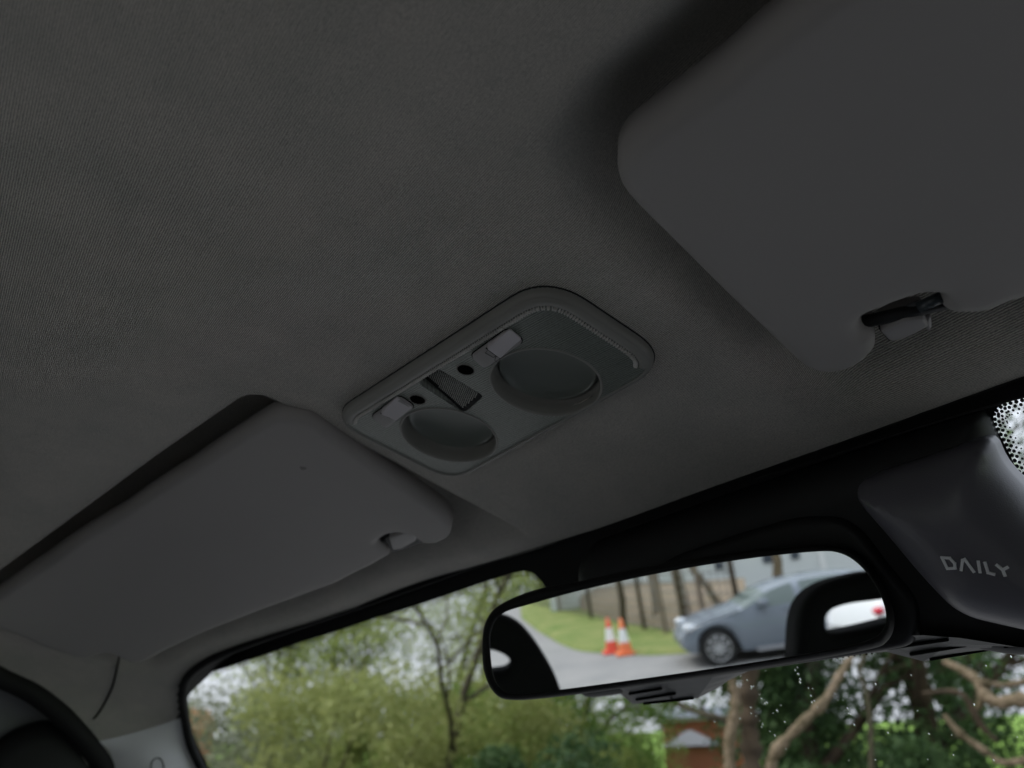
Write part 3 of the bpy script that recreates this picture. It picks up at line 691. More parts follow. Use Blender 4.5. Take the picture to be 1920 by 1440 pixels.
under(slab('mirror_mount_cover', ap, onG, rnd_top(.042, .006, .030), back=.02, offs=(.0008, .002, .004, .006), grid=.02, m=m_black), shr)
ar2 = [hitG(*p, .047) for p in [(1385, 975), (1480, 948), (1545, 948), (1590, 975), (1630, 1030), (1690, 1100)]]
pod_px = [(1560, 850), (1650, 950), (1700, 1010), (1760, 1072), (1800, 1093), (1920, 1117), (2060, 1136), (2170, 1080), (2060, 960), (1950, 910), (1846, 800), (1830, 752), (1700, 800)]
po = resample(fillet(gxz(pod_px, .06), [.03, .03, .03, .02, .02, .05, .05, .04, .04, .03, .02, .02, .03], 6), .004)
def pod_top(d, P):
    t = np.clip(d / .040, 0, 1); return .046 + .040 * np.sqrt(1 - (1 - t) ** 2) 
under(slab('camera_cover', po, onG, pod_top, back=.03, offs=(.0008, .003, .006, .010, .016, .024, .034, .045), grid=.014, m=m_shroud), shr)
# underside with vent slots
lip = [(1060, 1292), (1150, 1283), (1185, 1280), (1345, 1258), (1400, 1245), (1560, 1212), (1640, 1194), (1730, 1191), (1800, 1196), (1900, 1212), (1990, 1222)]
rim = [(1110, 1296), (1150, 1291), (1186, 1320), (1308, 1309), (1346, 1290), (1402, 1250), (1520, 1234), (1662, 1222), (1732, 1240), (1892, 1213), (1990, 1200)]
m_under = mat('shroud_underside_plastic', (.05, .052, .048), .4, .5, bump=[('noise', 1100, .3, .0004, 0)])
lp = [hitG(*p, .044) for p in lip]; rmn = [hitG(*p, .010) for p in rim]
Vv = []; nn = 0
for a, b in zip(lp, rmn):
    for k in range(5): t = k / 4; Vv.append(a * (1 - t) + b * t)
uo = MB().add(Vv, [(i * 5 + j, i * 5 + j + 1, (i + 1) * 5 + j + 1, (i + 1) * 5 + j) for i in range(len(lp) - 1) for j in range(4)])
under(uo.build('shroud_underside', m_under, smooth=False), shr)
slp = [((1663, 1216), (1777, 1199)), ((1708, 1227), (1832, 1206)), ((1744, 1236), (1888, 1211)), ((1180, 1301), (1240, 1291)), ((1193, 1312), (1266, 1300)), ((1207, 1319), (1300, 1309))]
def under_pt(px, py):                             # ray onto the underside facets
    d = W(px, py); best = None
    for i in range(len(lp) - 1):
        for tri in ((lp[i], rmn[i], rmn[i + 1]), (lp[i], rmn[i + 1], lp[i + 1])):
            n_ = np.cross(tri[1] - tri[0], tri[2] - tri[0]); den = d @ n_
            if abs(den) < 1e-9: continue
            t = (tri[0] @ n_) / den; q = d * t
            c = [np.cross(tri[(k + 1) % 3] - tri[k], q - tri[k]) @ n_ for k in range(3)]
            if min(c) > -1e-9 and (best is None or t < best): best = t
    return d * ((best or hitG(px, py, .025)[1] / d[1]) - .0012)
for (a, b) in slp:
    under(MB().tube([under_pt(a[0] + (b[0] - a[0]) * t, a[1] + (b[1] - a[1]) * t) for t in np.linspace(0, 1, 8)], .0013, 8).build('vent_slot', m_mic), shr)
# lettering, each stroke a thin raised bar on the cover
def pod_pt(px, py):                                 # ray onto the curved cover
    d = W(px, py); t = np.arange(.3, 1.2, .0006); q = d[None] * t[:, None]; k = 1 / math.sqrt(1 + KG * KG)
    h = (yg(q[:, 0], q[:, 2]) - q[:, 1]) * k; x0, z0 = q[:, 0], q[:, 2] + KG * k * h
    hs = pod_top(seg_dist(np.c_[x0, z0], po), None) * inside(np.c_[x0, z0], po)
    i = int(np.argmax(h <= hs)); return onG(x0[i], z0[i], float(hs[i]) + .0003)
letters = [[[(1768, 1043), (1778, 1064), (1793, 1063), (1792, 1054), (1783, 1044), (1768, 1043)]],
           [[(1805, 1066), (1808, 1048), (1812, 1046), (1829, 1069)]],
           [[(1838, 1051), (1841, 1070)]],
           [[(1851, 1053), (1857, 1071), (1868, 1074)]],
           [[(1874, 1057), (1885, 1066), (1894, 1061)], [(1885, 1066), (1889, 1076)]]]
for g in letters:
    lm = MB()
    for path in g:
        pts = [np.array(p, float) + (8, 0) for p in path]
        for a, b in zip(pts[:-1], pts[1:]):
            A, B = pod_pt(*a), pod_pt(*b); n_ = nrm([0.0, -1, -KG]); ax = nrm(B - A); si = nrm(np.cross(ax, n_)); n2 = np.cross(si, ax)
            lm.box((A + B) / 2, (np.linalg.norm(B - A) + .0015, .0017, .0012), np.c_[ax, si, n2])
    under(lm.build('letter', m_letter, smooth=False), shr)

# ------------------------------------------------------------------ seats behind the camera, seen in the mirror
def refl(px, py):
    d = W(px, py); Q = d * ((MC @ MN) / (d @ MN)); return Q, d - 2 * (d @ MN) * MN
def m_plane_y(px, py, y0):
    Q, r = refl(px, py); t = (y0 - Q[1]) / r[1]; q = Q + r * t; return np.array([q[0], q[2]])
def m_ground(px, py, z0):
    Q, r = refl(px, py); t = (z0 - Q[2]) / r[2]; return Q + r * t
def m_far(px, py, t):
    Q, r = refl(px, py); return Q + r * t
def seat(name, px, hole, label):
    s_ = empty(name); s_.name = name; P = np.array([m_plane_y(*p, -.36) for p in px]); Hh = np.array([m_plane_y(*p, -.36) for p in hole])
    P = resample(spline(P, True, 5), .008); Hh = resample(spline(Hh, True, 6), .004)
    pl = lambda a, b, h: np.array([a, -.36 + h, b])
    slab('backrest', P, pl, rnd_top(.0, .025, -.025), back=-.09, offs=(.003, .008, .015, .025), grid=.04, holes=[Hh], m=m_seat, parent=s_)
    c = P.mean(0); MB().box((c[0], -.10, -.72), (.46, .5, .14)).build('seat_cushion', m_seat, s_)
    tag(s_, label, 'seat', 'black seats reflected in the mirror')
seat('front_chair', [(1080, 1440), (1066, 1350), (1050, 1290), (1028, 1245), (1000, 1202), (972, 1172), (940, 1157), (905, 1158), (820, 1175), (700, 1200), (690, 1330), (700, 1460), (900, 1480)],
     [(957, 1248), (952, 1236), (938, 1227), (912, 1221), (860, 1226), (800, 1240), (800, 1275), (860, 1276), (915, 1265), (945, 1260)],
     'black seat with a sloping shoulder, reflected at the mirror left end')
seat('front_chair.001', [(1486, 1460), (1492, 1350), (1498, 1280), (1503, 1220), (1507, 1165), (1522, 1125), (1556, 1098), (1600, 1083), (1660, 1072), (1760, 1072), (1830, 1100), (1870, 1160), (1880, 1460), (1680, 1480)],
     [(1555, 1178), (1556, 1160), (1568, 1145), (1600, 1134), (1650, 1127), (1720, 1120), (1750, 1140), (1740, 1155), (1690, 1166), (1640, 1178), (1590, 1188), (1563, 1188)],
     'black seat with an open headrest, reflected at the mirror right end')
GZ = -2.3
# ------------------------------------------------------------------ outside: terrain
def terr(x, y):
    r = np.hypot(x, y); return GZ + np.where(y > 0, 5.4 * sstep(26, 75, r) + 6 * sstep(80, 260, r), 0)
ang = np.linspace(0, 2 * math.pi, 121); rad = np.r_[0.01, np.geomspace(3, 900, 60)]
Vg = []
for r in rad:
    for a in ang[:-1]:
        x, y = r * math.cos(a), r * math.sin(a); Vg.append((x, y, float(terr(x, y)) + (0 if r < 75 else .12 * math.sin(x * .31) * math.cos(y * .23))))
m_field = mat('field_grass', (.13, .235, .035), .9, .2, var=(.5, .3), col2=(.17, .28, .05), bump=[('noise', 30, .6, .05, 0)])
tag(mesh('ground', Vg, [(i * 120 + k, i * 120 + (k + 1) % 120, (i + 1) * 120 + (k + 1) % 120, (i + 1) * 120 + k) for i in range(len(rad) - 1) for k in range(120)], m_field), kind='structure')

# ------------------------------------------------------------------ trees
bark = mat('bark_brown', (.032, .024, .017), .9, .2, var=(5, .2), col2=(.075, .055, .035), bump=[('noise', 14, .8, .03, 0)])
bark_w = mat('bark_warm', (.21, .16, .11), .9, .2, var=(9, .12), col2=(.10, .08, .045), bump=[('noise', 22, 1.0, .06, 0)])
bark_g = mat('bark_green', (.09, .085, .05), .9, .2, var=(3, .25), col2=(.06, .05, .035), bump=[('noise', 14, .8, .03, 0)])
def leafmat(name, a, b):
    m = mat(name, a, .6, .3, var=(1.2, .16), col2=b); nt = m.node_tree; L = nt.links
    pb = nt.nodes['Principled BSDF']; tl = nt.nodes.new('ShaderNodeBsdfTranslucent'); mxs = nt.nodes.new('ShaderNodeMixShader'); mxs.inputs[0].default_value = .35
    src = pb.inputs['Base Color'].links[0].from_socket; L.new(src, tl.inputs[0]); out = nt.nodes['Material Output']
    L.new(pb.outputs[0], mxs.inputs[1]); L.new(tl.outputs[0], mxs.inputs[2]); L.new(mxs.outputs[0], out.inputs[0]); return m
lf_spring = leafmat('leaf_spring', (.22, .29, .075), (.33, .37, .12))
lf_green = leafmat('leaf_green', (.09, .18, .035), (.17, .25, .05))
lf_olive = leafmat('leaf_olive', (.24, .28, .09), (.32, .34, .12))
lf_dark = leafmat('leaf_dark', (.03, .07, .025), (.075, .13, .04))
lf_grey = leafmat('leaf_grey', (.14, .16, .10), (.20, .22, .13))
def leaves(pts, size, m, name, parent, flat=0.0):
    n = len(pts); pts = np.asarray(pts)
    a = nr.randn(n, 3); a /= np.linalg.norm(a, axis=1)[:, None]; b = nr.randn(n, 3); b -= (a * b).sum(1)[:, None] * a; b /= np.linalg.norm(b, axis=1)[:, None]
    s = size * (.6 + .8 * nr.rand(n))[:, None]; c = np.cross(a, b)
    V = np.stack([pts - a * s, pts + b * s * .55 + c * s * .2, pts + a * s, pts - b * s * .55 + c * s * .2], 1).reshape(-1, 3)
    me = bpy.data.meshes.new(name); me.vertices.add(4 * n); me.vertices.foreach_set('co', V.ravel().astype(np.float32))
    me.loops.add(4 * n); me.loops.foreach_set('vertex_index', np.arange(4 * n, dtype=np.int32))
    me.polygons.add(n); me.polygons.foreach_set('loop_start', np.arange(0, 4 * n, 4, dtype=np.int32)); me.update(calc_edges=True)
    return link(name, me, m, parent, smooth=False)
def tree(name, base, h, r0, m_b, m_l, nleaf, lsize, label, group=None, spread=.5, depth=4, lean=(0, 0), first=.25, droop=0, clump=.35, seed=1, ivy=0):
    rg = random.Random(seed); mb = MB(); tips = []; root = empty(name, tuple(base))
    def grow(p, d, L, r, k):
        n = 5; P = [p]; D = d.copy(); rr = [r]
        for i in range(n):
            D = nrm(D + np.array([rg.gauss(0, .13), rg.gauss(0, .13), rg.gauss(0, .08) - droop * (k > 1)])); P.append(P[-1] + D * L / n); rr.append(r * (1 - .55 * (i + 1) / n))
        mb.tube(P, rr, 8 if k == 0 else 5, cap=False)
        if k >= depth - 1:
            tips.extend([(q, L) for q in P[1:]])
        if k < depth:
            m_ = 7 if k == 0 else 5
            for j in range(m_):
                t = (first if k == 0 else .25) + (1 - (first if k == 0 else .25)) * (j + rg.random() * .6) / m_; i = min(int(t * n), n - 1); f = t * n - i
                q = P[i] * (1 - f) + P[i + 1] * f; a = rg.random() * 2 * math.pi
                s = nrm(np.array([math.cos(a), math.sin(a), rg.uniform(-.1, .5)])); nd = nrm(D * (1 - spread) + s * spread * 1.3)
                grow(q, nd, L * rg.uniform(.42, .68), rr[i] * .55, k + 1)
    b0 = np.zeros(3); grow(b0 - np.array([0, 0, .3]), nrm([lean[0], lean[1], 1]), h, r0, 0)
    mb.build('trunk', m_b, root)
    tp = np.array([t[0] for t in tips]); pick = nr.randint(0, len(tp), nleaf); w = .55 + .6 * nr.rand(len(tp))
    pts = tp[pick] + nr.randn(nleaf, 3) * clump * w[pick][:, None]
    leaves(pts, lsize, m_l, 'crown', root)
    if ivy:
        zz = nr.rand(ivy) ** .9 * h * .85; a = nr.rand(ivy) * 2 * math.pi; rr = (r0 * 1.6 + .7 * nr.rand(ivy) ** 1.5) * (1 + .35 * np.sin(zz * 2.1 + a * 2))
        leaves(np.c_[rr * np.cos(a) + lean[0] * zz, rr * np.sin(a) + lean[1] * zz, zz], lsize * 1.1, lf_dark, 'ivy', root)
    tag(root, label, 'tree', group); return root
def bush(name, base, size, n, lsize, m_l, label, cat='bush', group=None):
    root = empty(name, tuple(base)); k = 26; cs = nr.randn(k, 3) * np.array(size) * .33; cs[:, 2] = np.abs(cs[:, 2]) * 1.3 + .1 * size[2]
    cs[:, 2] = np.clip(cs[:, 2], 0, size[2] * .9); rr = (.16 + .16 * nr.rand(k)) * min(size)
    i = nr.randint(0, k, n); v = nr.randn(n, 3); v /= np.linalg.norm(v, axis=1)[:, None]
    leaves(cs[i] + v * rr[i][:, None] * (nr.rand(n) ** .4)[:, None] * np.array([1.3, 1.3, 1.0]), lsize, m_l, 'foliage', root)
    mb = MB()
    for j in range(9): c = cs[j]; mb.tube([np.array([c[0] * .2, c[1] * .2, -.2]), c * .5, c], [.05, .035, .012], 5)
    mb.build('stem', bark, root); tag(root, label, cat, group); return root
def gpos(px, dist, py=1430):
    d = W(px, py); d = nrm([d[0], d[1], 0]) * dist; return np.array([d[0], d[1], float(terr(d[0], d[1]))])
G1 = 'trees beyond the windscreen'
tree('spring_tree', gpos(800, 17), 10.5, .11, bark_g, lf_spring, 20000, .05, 'wide bare-branched tree with fresh yellow-green leaves, left of the mirror', G1, spread=.62, seed=3, clump=.5)
tree('spring_tree.001', gpos(1010, 21), 12.5, .12, bark_g, lf_spring, 24000, .055, 'tall spring tree with dense yellow buds behind the mirror left end', G1, spread=.55, seed=8, clump=.55)
tree('spring_tree.002', gpos(600, 27), 9.5, .13, bark_g, lf_spring, 14000, .07, 'thin pale tree rising from the hedge left of the wide tree', G1, spread=.5, seed=12, clump=.6)
tree('spring_tree.003', gpos(460, 30), 7.6, .12, bark_g, lf_green, 9000, .07, 'young tree with bright green tip near the left window edge', G1, spread=.4, seed=21, clump=.45)
tree('spring_tree.004', gpos(900, 26), 13.5, .13, bark_g, lf_spring, 30000, .06, 'fine-branched tall tree between the wide tree and the mirror', G1, spread=.6, seed=52, clump=.7)
tree('spring_tree.005', gpos(800, 31), 12.5, .13, bark_g, lf_olive, 22000, .07, 'hazy olive tree far behind the wide bare tree', G1, spread=.6, seed=57, clump=.8)
hz = [(430, 20, (5, 3, 4.1), lf_grey, 'grey-green bush nearest the left window edge'), (560, 18, (5, 3, 4.2), lf_olive, 'brownish olive bush second from the left window edge'),
      (680, 20, (5, 3, 4.4), lf_spring, 'yellow-green bush under the wide bare tree'), (800, 19, (5, 3, 3.9), lf_olive, 'olive bush below the wide tree'),
      (920, 20, (5, 3.5, 4.1), lf_green, 'mid green bush below the mirror left end'), (1040, 21, (4, 3, 4.2), lf_spring, 'yellow-green bush below the mirror'),
      (1085, 24, (4, 3, 4.0), lf_green, 'green bush left of the brick house'), (1000, 14, (2.6, 2, 2.7), lf_dark, 'dark bush low in front below the mirror'),
      (370, 26, (5, 3, 4.1), lf_green, 'dark bush in the window corner by the pillar'),
      (500, 25, (6, 3, 4.6), lf_spring, 'yellow-green bush behind the grey-green one'), (620, 26, (6, 3, 5.0), lf_olive, 'tall olive bush behind the hedge, under the pale tree'),
      (745, 26, (6, 3, 5.2), lf_spring, 'tall yellow bush behind the hedge by the wide tree'), (870, 26, (6, 3, 4.8), lf_olive, 'tall olive bush behind the hedge, left of the mirror'),
      (980, 27, (6, 3, 5.0), lf_green, 'tall green bush behind the hedge, under the mirror end'), (1040, 29, (6, 3, 4.8), lf_spring, 'tall yellow-green bush behind the hedge under the mirror')]
for i, (px, dist, sz, ml, lab) in enumerate(hz):
    bush('hedge_bush' if i == 0 else 'hedge_bush.%03d' % i, gpos(px, dist), sz, 17000, .060, ml, lab, 'bush', 'bushes along the hedge')
for i, (px, dist) in enumerate([(1210, 19), (1290, 20), (1370, 19)]):
    bush('low_shrub' if i == 0 else 'low_shrub.%03d' % i, gpos(px, dist), (2.6, 1.6, 2.2), 6000, .06, lf_spring if i < 2 else lf_green,
         ['low yellow-green shrub left of the brick house', 'low yellow-green shrub in front of the brick house', 'low green shrub at the foot of the bare trunk'][i], 'shrub', 'shrubs before the house')
# ivy covered trees on the right
tree('ivy_tree', gpos(1480, 15), 9, .22, bark, lf_dark, 11000, .06, 'dark ivy-covered tree right of the brick house', G1, spread=.45, seed=31, clump=.45, ivy=15000)
tree('ivy_tree.001', gpos(1525, 20), 9.5, .22, bark, lf_dark, 6000, .07, 'dark ivy-covered tree behind the sloping bare limb', G1, spread=.42, seed=35, clump=.5, ivy=13000)
tree('ivy_tree.002', gpos(1735, 15), 8.5, .24, bark, lf_green, 4200, .06, 'ivy-clad trunk standing before the bright field', G1, spread=.5, seed=41, clump=.4, ivy=7000)
tree('ivy_tree.003', gpos(1860, 24), 10, .25, bark, lf_dark, 9000, .08, 'dark tree at the right edge behind twisted branches', G1, spread=.5, seed=44, clump=.6, ivy=5000)
for i, (px, dist, sz) in enumerate([(1480, 14, (2.6, 2, 2.6)), (1590, 19, (4, 3, 3.0)), (1640, 22, (3, 3, 2.8))]):
    bush('dark_bush' if i == 0 else 'dark_bush.%03d' % i, gpos(px, dist), sz, 9000, .07, lf_dark,
         ['dark bush at the foot of the ivy tree by the bare trunk', 'dark bush below the sky gap right of the sloping limb', 'dark bush left of the ivy-clad trunk'][i], 'bush', 'dark bushes under the ivy trees')
# bare warm-coloured limbs close to the van
def limb(name, pts, rr, label, m=bark_w):
    P = spline([W(*p[:2]) * p[2] for p in pts], False, 6); n = len(P)
    r = np.interp(np.linspace(0, 1, n), np.linspace(0, 1, len(rr)), rr) * (1 + .16 * nr.randn(n))
    o = empty(name, tuple(P[0])); under(MB().tube(P, list(r), 10).build('trunk', m), o); tag(o, label, 'tree', 'bare trees close to the van'); return o
b1 = limb('bare_tree', [(1425, 1640, 10.5), (1415, 1500, 10), (1408, 1400, 10), (1404, 1340, 10), (1404, 1270, 10), (1412, 1180, 10), (1420, 1050, 10)], [.17, .14, .11, .10, .10, .09, .08], 'bare trunk standing right of the brick house', bark)
def sub(o, pts, rr, m=bark_w):
    P = spline([W(*p[:2]) * p[2] for p in pts], False, 6); n = len(P); r = np.interp(np.linspace(0, 1, n), np.linspace(0, 1, len(rr)), rr) * (1 + .16 * nr.randn(n))
    under(MB().tube(P, list(r), 8).build('branch', m), o)
sub(b1, [(1372, 1500, 9.7), (1368, 1400, 9.7), (1378, 1330, 9.7), (1376, 1290, 9.7), (1360, 1240, 9.7)], [.08, .07, .06, .05, .05])
sub(b1, [(1384, 1355, 9.9), (1330, 1342, 9.8), (1290, 1330, 9.8), (1272, 1322, 9.8)], [.05, .035, .03, .02], bark_g)
b2 = limb('bare_tree.001', [(1470, 1620, 8.6), (1455, 1500, 8.5), (1446, 1440, 8.5), (1458, 1405, 8.5), (1500, 1360, 8.5), (1545, 1315, 8.6), (1575, 1265, 8.8), (1600, 1225, 9), (1640, 1150, 9.2)], [.075, .065, .055, .055, .048, .044, .04, .035, .03], 'orange-brown leaning limb crossing the dark ivy trees')
b3 = limb('bare_tree.002', [(2010, 1600, 9), (1990, 1400, 9), (1960, 1330, 9), (1915, 1312, 9), (1870, 1318, 9.1), (1845, 1300, 9.2), (1832, 1275, 9.3), (1800, 1255, 9.4), (1770, 1240, 9.5)], [.12, .1, .08, .07, .055, .05, .05, .04, .03], 'twisted brown branches at the right window edge')
sub(b3, [(1842, 1300, 9.2), (1838, 1320, 9.2), (1832, 1332, 9.2)], [.045, .035, .02])
sub(b3, [(1835, 1278, 9.2), (1880, 1285, 9.3), (1935, 1275, 9.4)], [.04, .035, .03])
sub(b3, [(1770, 1340, 9), (1800, 1375, 9), (1850, 1410, 9), (1880, 1430, 9), (1930, 1425, 9)], [.02, .035, .03, .03, .03])
sub(b3, [(1730, 1300, 9), (1800, 1300, 9), (1840, 1360, 9.1), (1870, 1390, 9.1)], [.015, .03, .03, .02], bark)
b4 = limb('bare_tree.003', [(1640, 1560, 13), (1635, 1440, 13), (1632, 1350, 13), (1622, 1290, 13), (1612, 1260, 13), (1625, 1215, 13), (1640, 1160, 13)], [.05, .045, .04, .035, .03, .03, .02], 'thin dark sapling against the pale sky gap', bark_g)

# ------------------------------------------------------------------ brick house beyond the trees
brick = mat('brick_red', (.46, .17, .11), .85, .2, var=(2, .25), col2=(.38, .14, .095), bump=[('noise', 20, .3, .01, 0)])
slate = mat('slate_roof', (.16, .18, .21), .6, .3, bump=[('noise', 8, .4, .02, 0)])
frame_w = mat('white_paint', (.75, .75, .73), .5, .3)
DH = 34
hs = empty('brick_house', tuple(W(1325, 1400) * DH)); tag(hs, 'red brick house with a slate roof seen through the windscreen', 'house')
hx = nrm([*(W(1400, 1430) - W(1250, 1430))[:2], 0]); hy = np.array([-hx[1], hx[0], 0]); M3 = np.c_[hx, hy, [0, 0, 1]]
pc = W(1330, 1385) * DH; ztop = W(1300, 1352)[2] * DH; zb = -2.5
cx = W(1331, 1400) * DH
under(MB().box((cx[0], cx[1], (ztop + zb) / 2), (3.3, 5, ztop - zb), M3).build('wall', brick, smooth=False), hs)
rf = MB(); e0 = np.array([cx[0], cx[1], ztop])
Vv = [e0 + M3 @ np.array(p) for p in ((-1.9, -2.8, 0), (1.9, -2.8, .0), (1.9, 2.8, 0), (-1.9, 2.8, 0), (-1.4, 0, .5), (1.9, 0, .5))]
rf.add(Vv, [(0, 1, 5, 4), (1, 2, 5), (2, 3, 4, 5), (3, 0, 4), (0, 3, 2, 1)])
under(rf.build('roof', slate, smooth=False), hs)
under(MB().box(e0 + M3 @ np.array([0, -2.6, -.06]), (3.5, .1, .12), M3).build('fascia', frame_w, smooth=False), hs)
pr = W(1298, 1400) * (DH - 5); Vv = [pr + M3 @ np.array(p) for p in ((-1.0, -.9, 0), (1.0, -.9, 0), (1.0, .9, 0), (-1.0, .9, 0), (-.12, 0, .5), (.05, 0, .5))]
pb_ = empty('porch_building', tuple(pr)); tag(pb_, 'small building with a pointed grey roof before the brick house', 'outbuilding')
under(MB().add(Vv, [(0, 1, 5, 4), (1, 2, 5), (2, 3, 4, 5), (3, 0, 4), (0, 3, 2, 1)]).build('roof', mat('lead_roof', (.27, .27, .29), .6, .3), smooth=False), pb_)
under(MB().box(pr + np.array([0, 0, (-2.4 - pr[2]) / 2 - .02]), (1.8, 1.5, abs(pr[2] + 2.4)), M3).build('wall', brick, smooth=False), pb_)
hw = W(330, 1342) * 55; o2 = empty('far_house', tuple(hw)); tag(o2, 'distant orange-roofed house in the windscreen corner by the pillar', 'house')
under(MB().box((hw[0], hw[1], hw[2] - 3.5), (4, 2.6, 5), M3).build('wall', brick, smooth=False), o2)
under(MB().box((hw[0], hw[1], hw[2] - .3), (4.4, 3.0, 1.3), M3, taper=.7).build('roof', mat('clay_tile', (.38, .18, .09), .8, .2), smooth=False), o2)

# ------------------------------------------------------------------ behind the van (seen in the mirror): road, verge, cones, fence, cars, building
m_road = mat('road_asphalt', (.20, .198, .195), .9, .2, var=(1.2, .22), col2=(.27, .26, .25), bump=[('noise', 40, .5, .02, 0)])
def flat(name, px, z, m, **kw):
    P = [m_ground(x, y, z) for x, y in px]
    return tag(slab(name, np.array([p[:2] for p in P]), lambda a, b, h: np.array([a, b, z]), lambda d, p: np.zeros(len(d)), grid=2.0, m=m), **kw)
rz_ = GZ + .012
rP = np.array([(-14, 3), (14, 3), (14, -14), (30, -60), (-30, -60), (-14, -14)])
# road sheet: behind the van; unseen front stretch added to brighten the headliner
tag(slab('road', np.array([(-30, 9.), (-16, 13.), (-4, 16.), (9, 16.), (60, -10), (60, -70), (-60, -70), (-30, -20)]), lambda a, b, h: np.array([a, b, rz_]), lambda d, p: np.zeros(len(d)), grid=4, m=m_road), kind='structure')
m_verge = mat('verge_grass', (.11, .17, .035), .9, .2, var=(1.6, .16), col2=(.25, .26, .09), bump=[('noise', 25, .8, .06, 0)])
vp = [(975, 1138), (978, 1160), (1010, 1185), (1050, 1208), (1085, 1222), (1160, 1228), (1230, 1230), (1285, 1226), (1330, 1222), (1700, 1180), (1700, 1130), (1300, 1120), (1180, 1108), (1050, 1112)]
vg = np.array([m_ground(x, y, rz_)[:2] for x, y in vp])
tag(slab('grass_verge', resample(fillet(vg, .5, 4), .5), lambda a, b, h: np.array([a, b, GZ + h]), rnd_top(.10, .35, .016), offs=(.1, .25, .35), grid=1.2, m=m_verge), kind='structure')
def mg(px, py): return m_ground(px, py, GZ + .02)
mR = lambda px, py: np.linalg.norm(mg(px, py))
back = nrm([*(mg(1300, 1200) - MC)[:2], 0]); sidev = np.array([back[1], -back[0], 0])   # world direction that runs to image right in the mirror
if (m_uv(*[0, 0]) is None): pass
_q1 = refl(1250, 1200)[1]; _q2 = refl(1350, 1200)[1]
sidev = nrm([*(_q2 / np.hypot(*_q2[:2]) - _q1 / np.hypot(*_q1[:2]))[:2], 0])
# cones
co = mat('cone_red', (.72, .09, .05), .5, .4); co2 = mat('cone_orange', (.80, .20, .07), .5, .4); cw = mat('cone_white', (.80, .80, .78), .4, .4)
def cone(name, px, py, m, label, hgt=.75):
    p = mg(px, py); o = empty(name, tuple(p)); up = [0, 0, 1]; f = lambda h: .16 - .13 * h / hgt
    MB().box((0, 0, .025), (.42, .42, .05)).build('base', m, o, smooth=False)
    zs = [(0.05, .26, m), (.26, .54, cw), (.54, hgt, m)]
    for a, b, mm in zs: MB().lathe((0, 0, 0), up, [(f(a), a), (f(b), b)] + ([(.0, b)] if b == hgt else []), 20).build('cone_band' if mm is cw else 'cone_section', mm, o)
    tag(o, label, 'traffic cone', 'traffic cones in the mirror')
cone('traffic_cone', 1149, 1224, co, 'deeper red striped cone, the left one in the mirror')
cone('traffic_cone.001', 1174, 1227, co2, 'more orange striped cone, the right one in the mirror')
# fence
wood = mat('weathered_wood', (.27, .22, .17), .9, .2, var=(3, .3), col2=(.13, .10, .08)); fp = [(1000, 1136), (1050, 1150), (1110, 1164), (1172, 1180), (1210, 1186), (1250, 1193), (1290, 1200), (1330, 1208), (1400, 1215)]
fe = empty('wire_fence', tuple(mg(*fp[3]))); tag(fe, 'wooden post and wire fence behind the grass verge in the mirror', 'fence')
prev = None
for i, q in enumerate(fp):
    p = mg(*q); hh = 2.1
    under(MB().box((p[0], p[1], GZ + hh / 2), (.10, .10, hh), taper=.9).build('post', wood if i % 2 else bark, smooth=False), fe)
    if prev is not None:
        w = MB()
        for z in np.linspace(.2, 1.9, 9): w.tube([prev + np.array([0, 0, z]), p + np.array([0, 0, z])], .012, 4)
        n = max(4, int(np.linalg.norm(p - prev) / .25))
        for k in range(n): c = prev + (p - prev) * k / n; w.tube([c + np.array([0, 0, .1]), c + np.array([0, 0, 1.9])], .010, 4)
        under(w.build('wire', mat('fence_wire', (.16, .16, .15), .6, .4)), fe)
    prev = p
dirt = mat('bare_earth', (.24, .185, .14), .95, .1, var=(.8, .3), col2=(.18, .15, .10))
bankp = [mg(*q) for q in [(1090, 1150), (1180, 1180), (1290, 1200), (1420, 1214)]]; Vv = []
for p in bankp:
    away = nrm([*(p - MC)[:2], 0]); Vv += [p + away * .4, p + away * 2.0 + np.array([0, 0, .5]), p + away * 5 + np.array([0, 0, .75]), p + away * 9 + np.array([0, 0, .7])]
tag(MB().add(Vv, [(i * 4 + k, i * 4 + k + 1, (i + 1) * 4 + k + 1, (i + 1) * 4 + k) for i in range(3) for k in range(3)]).build('earth_bank', dirt), kind='structure')
# leaning timber and saplings behind the fence
def mtree(name, px0, py0, px1, py1, dist, r, m, label):
    a, b = m_far(px0, py0, dist), m_far(px1, py1, dist); a = np.array([a[0], a[1], min(a[2], a[2])]); o = empty(name, tuple(a))
    under(MB().tube([a + (a - b) * .2, a, (a + b) / 2 + np.array([.05, 0, 0]), b, b + (b - a) * .6], [r * 1.1, r, r * .9, r * .8, r * .6], 8).build('trunk', m), o); tag(o, label, 'tree', 'trunks behind the fence')
mtree('dead_tree', 1288, 1185, 1268, 1075, 19, .16, wood, 'pale trunk left of the grey car bonnet')
mtree('dead_tree.001', 1345, 1130, 1300, 1070, 19, .10, bark_w, 'leaning pale limb above the grey car bonnet')
mtree('dead_tree.002', 1232, 1170, 1220, 1075, 21, .12, wood, 'grey trunk second from the grey car bonnet')
mtree('dead_tree.003', 1458, 1075, 1452, 1030, 22, .14, bark_w, 'brown trunk rising above the grey car roof')
mtree('dead_tree.004', 1168, 1165, 1160, 1085, 20, .09, bark, 'thin dark trunk behind the traffic cones')
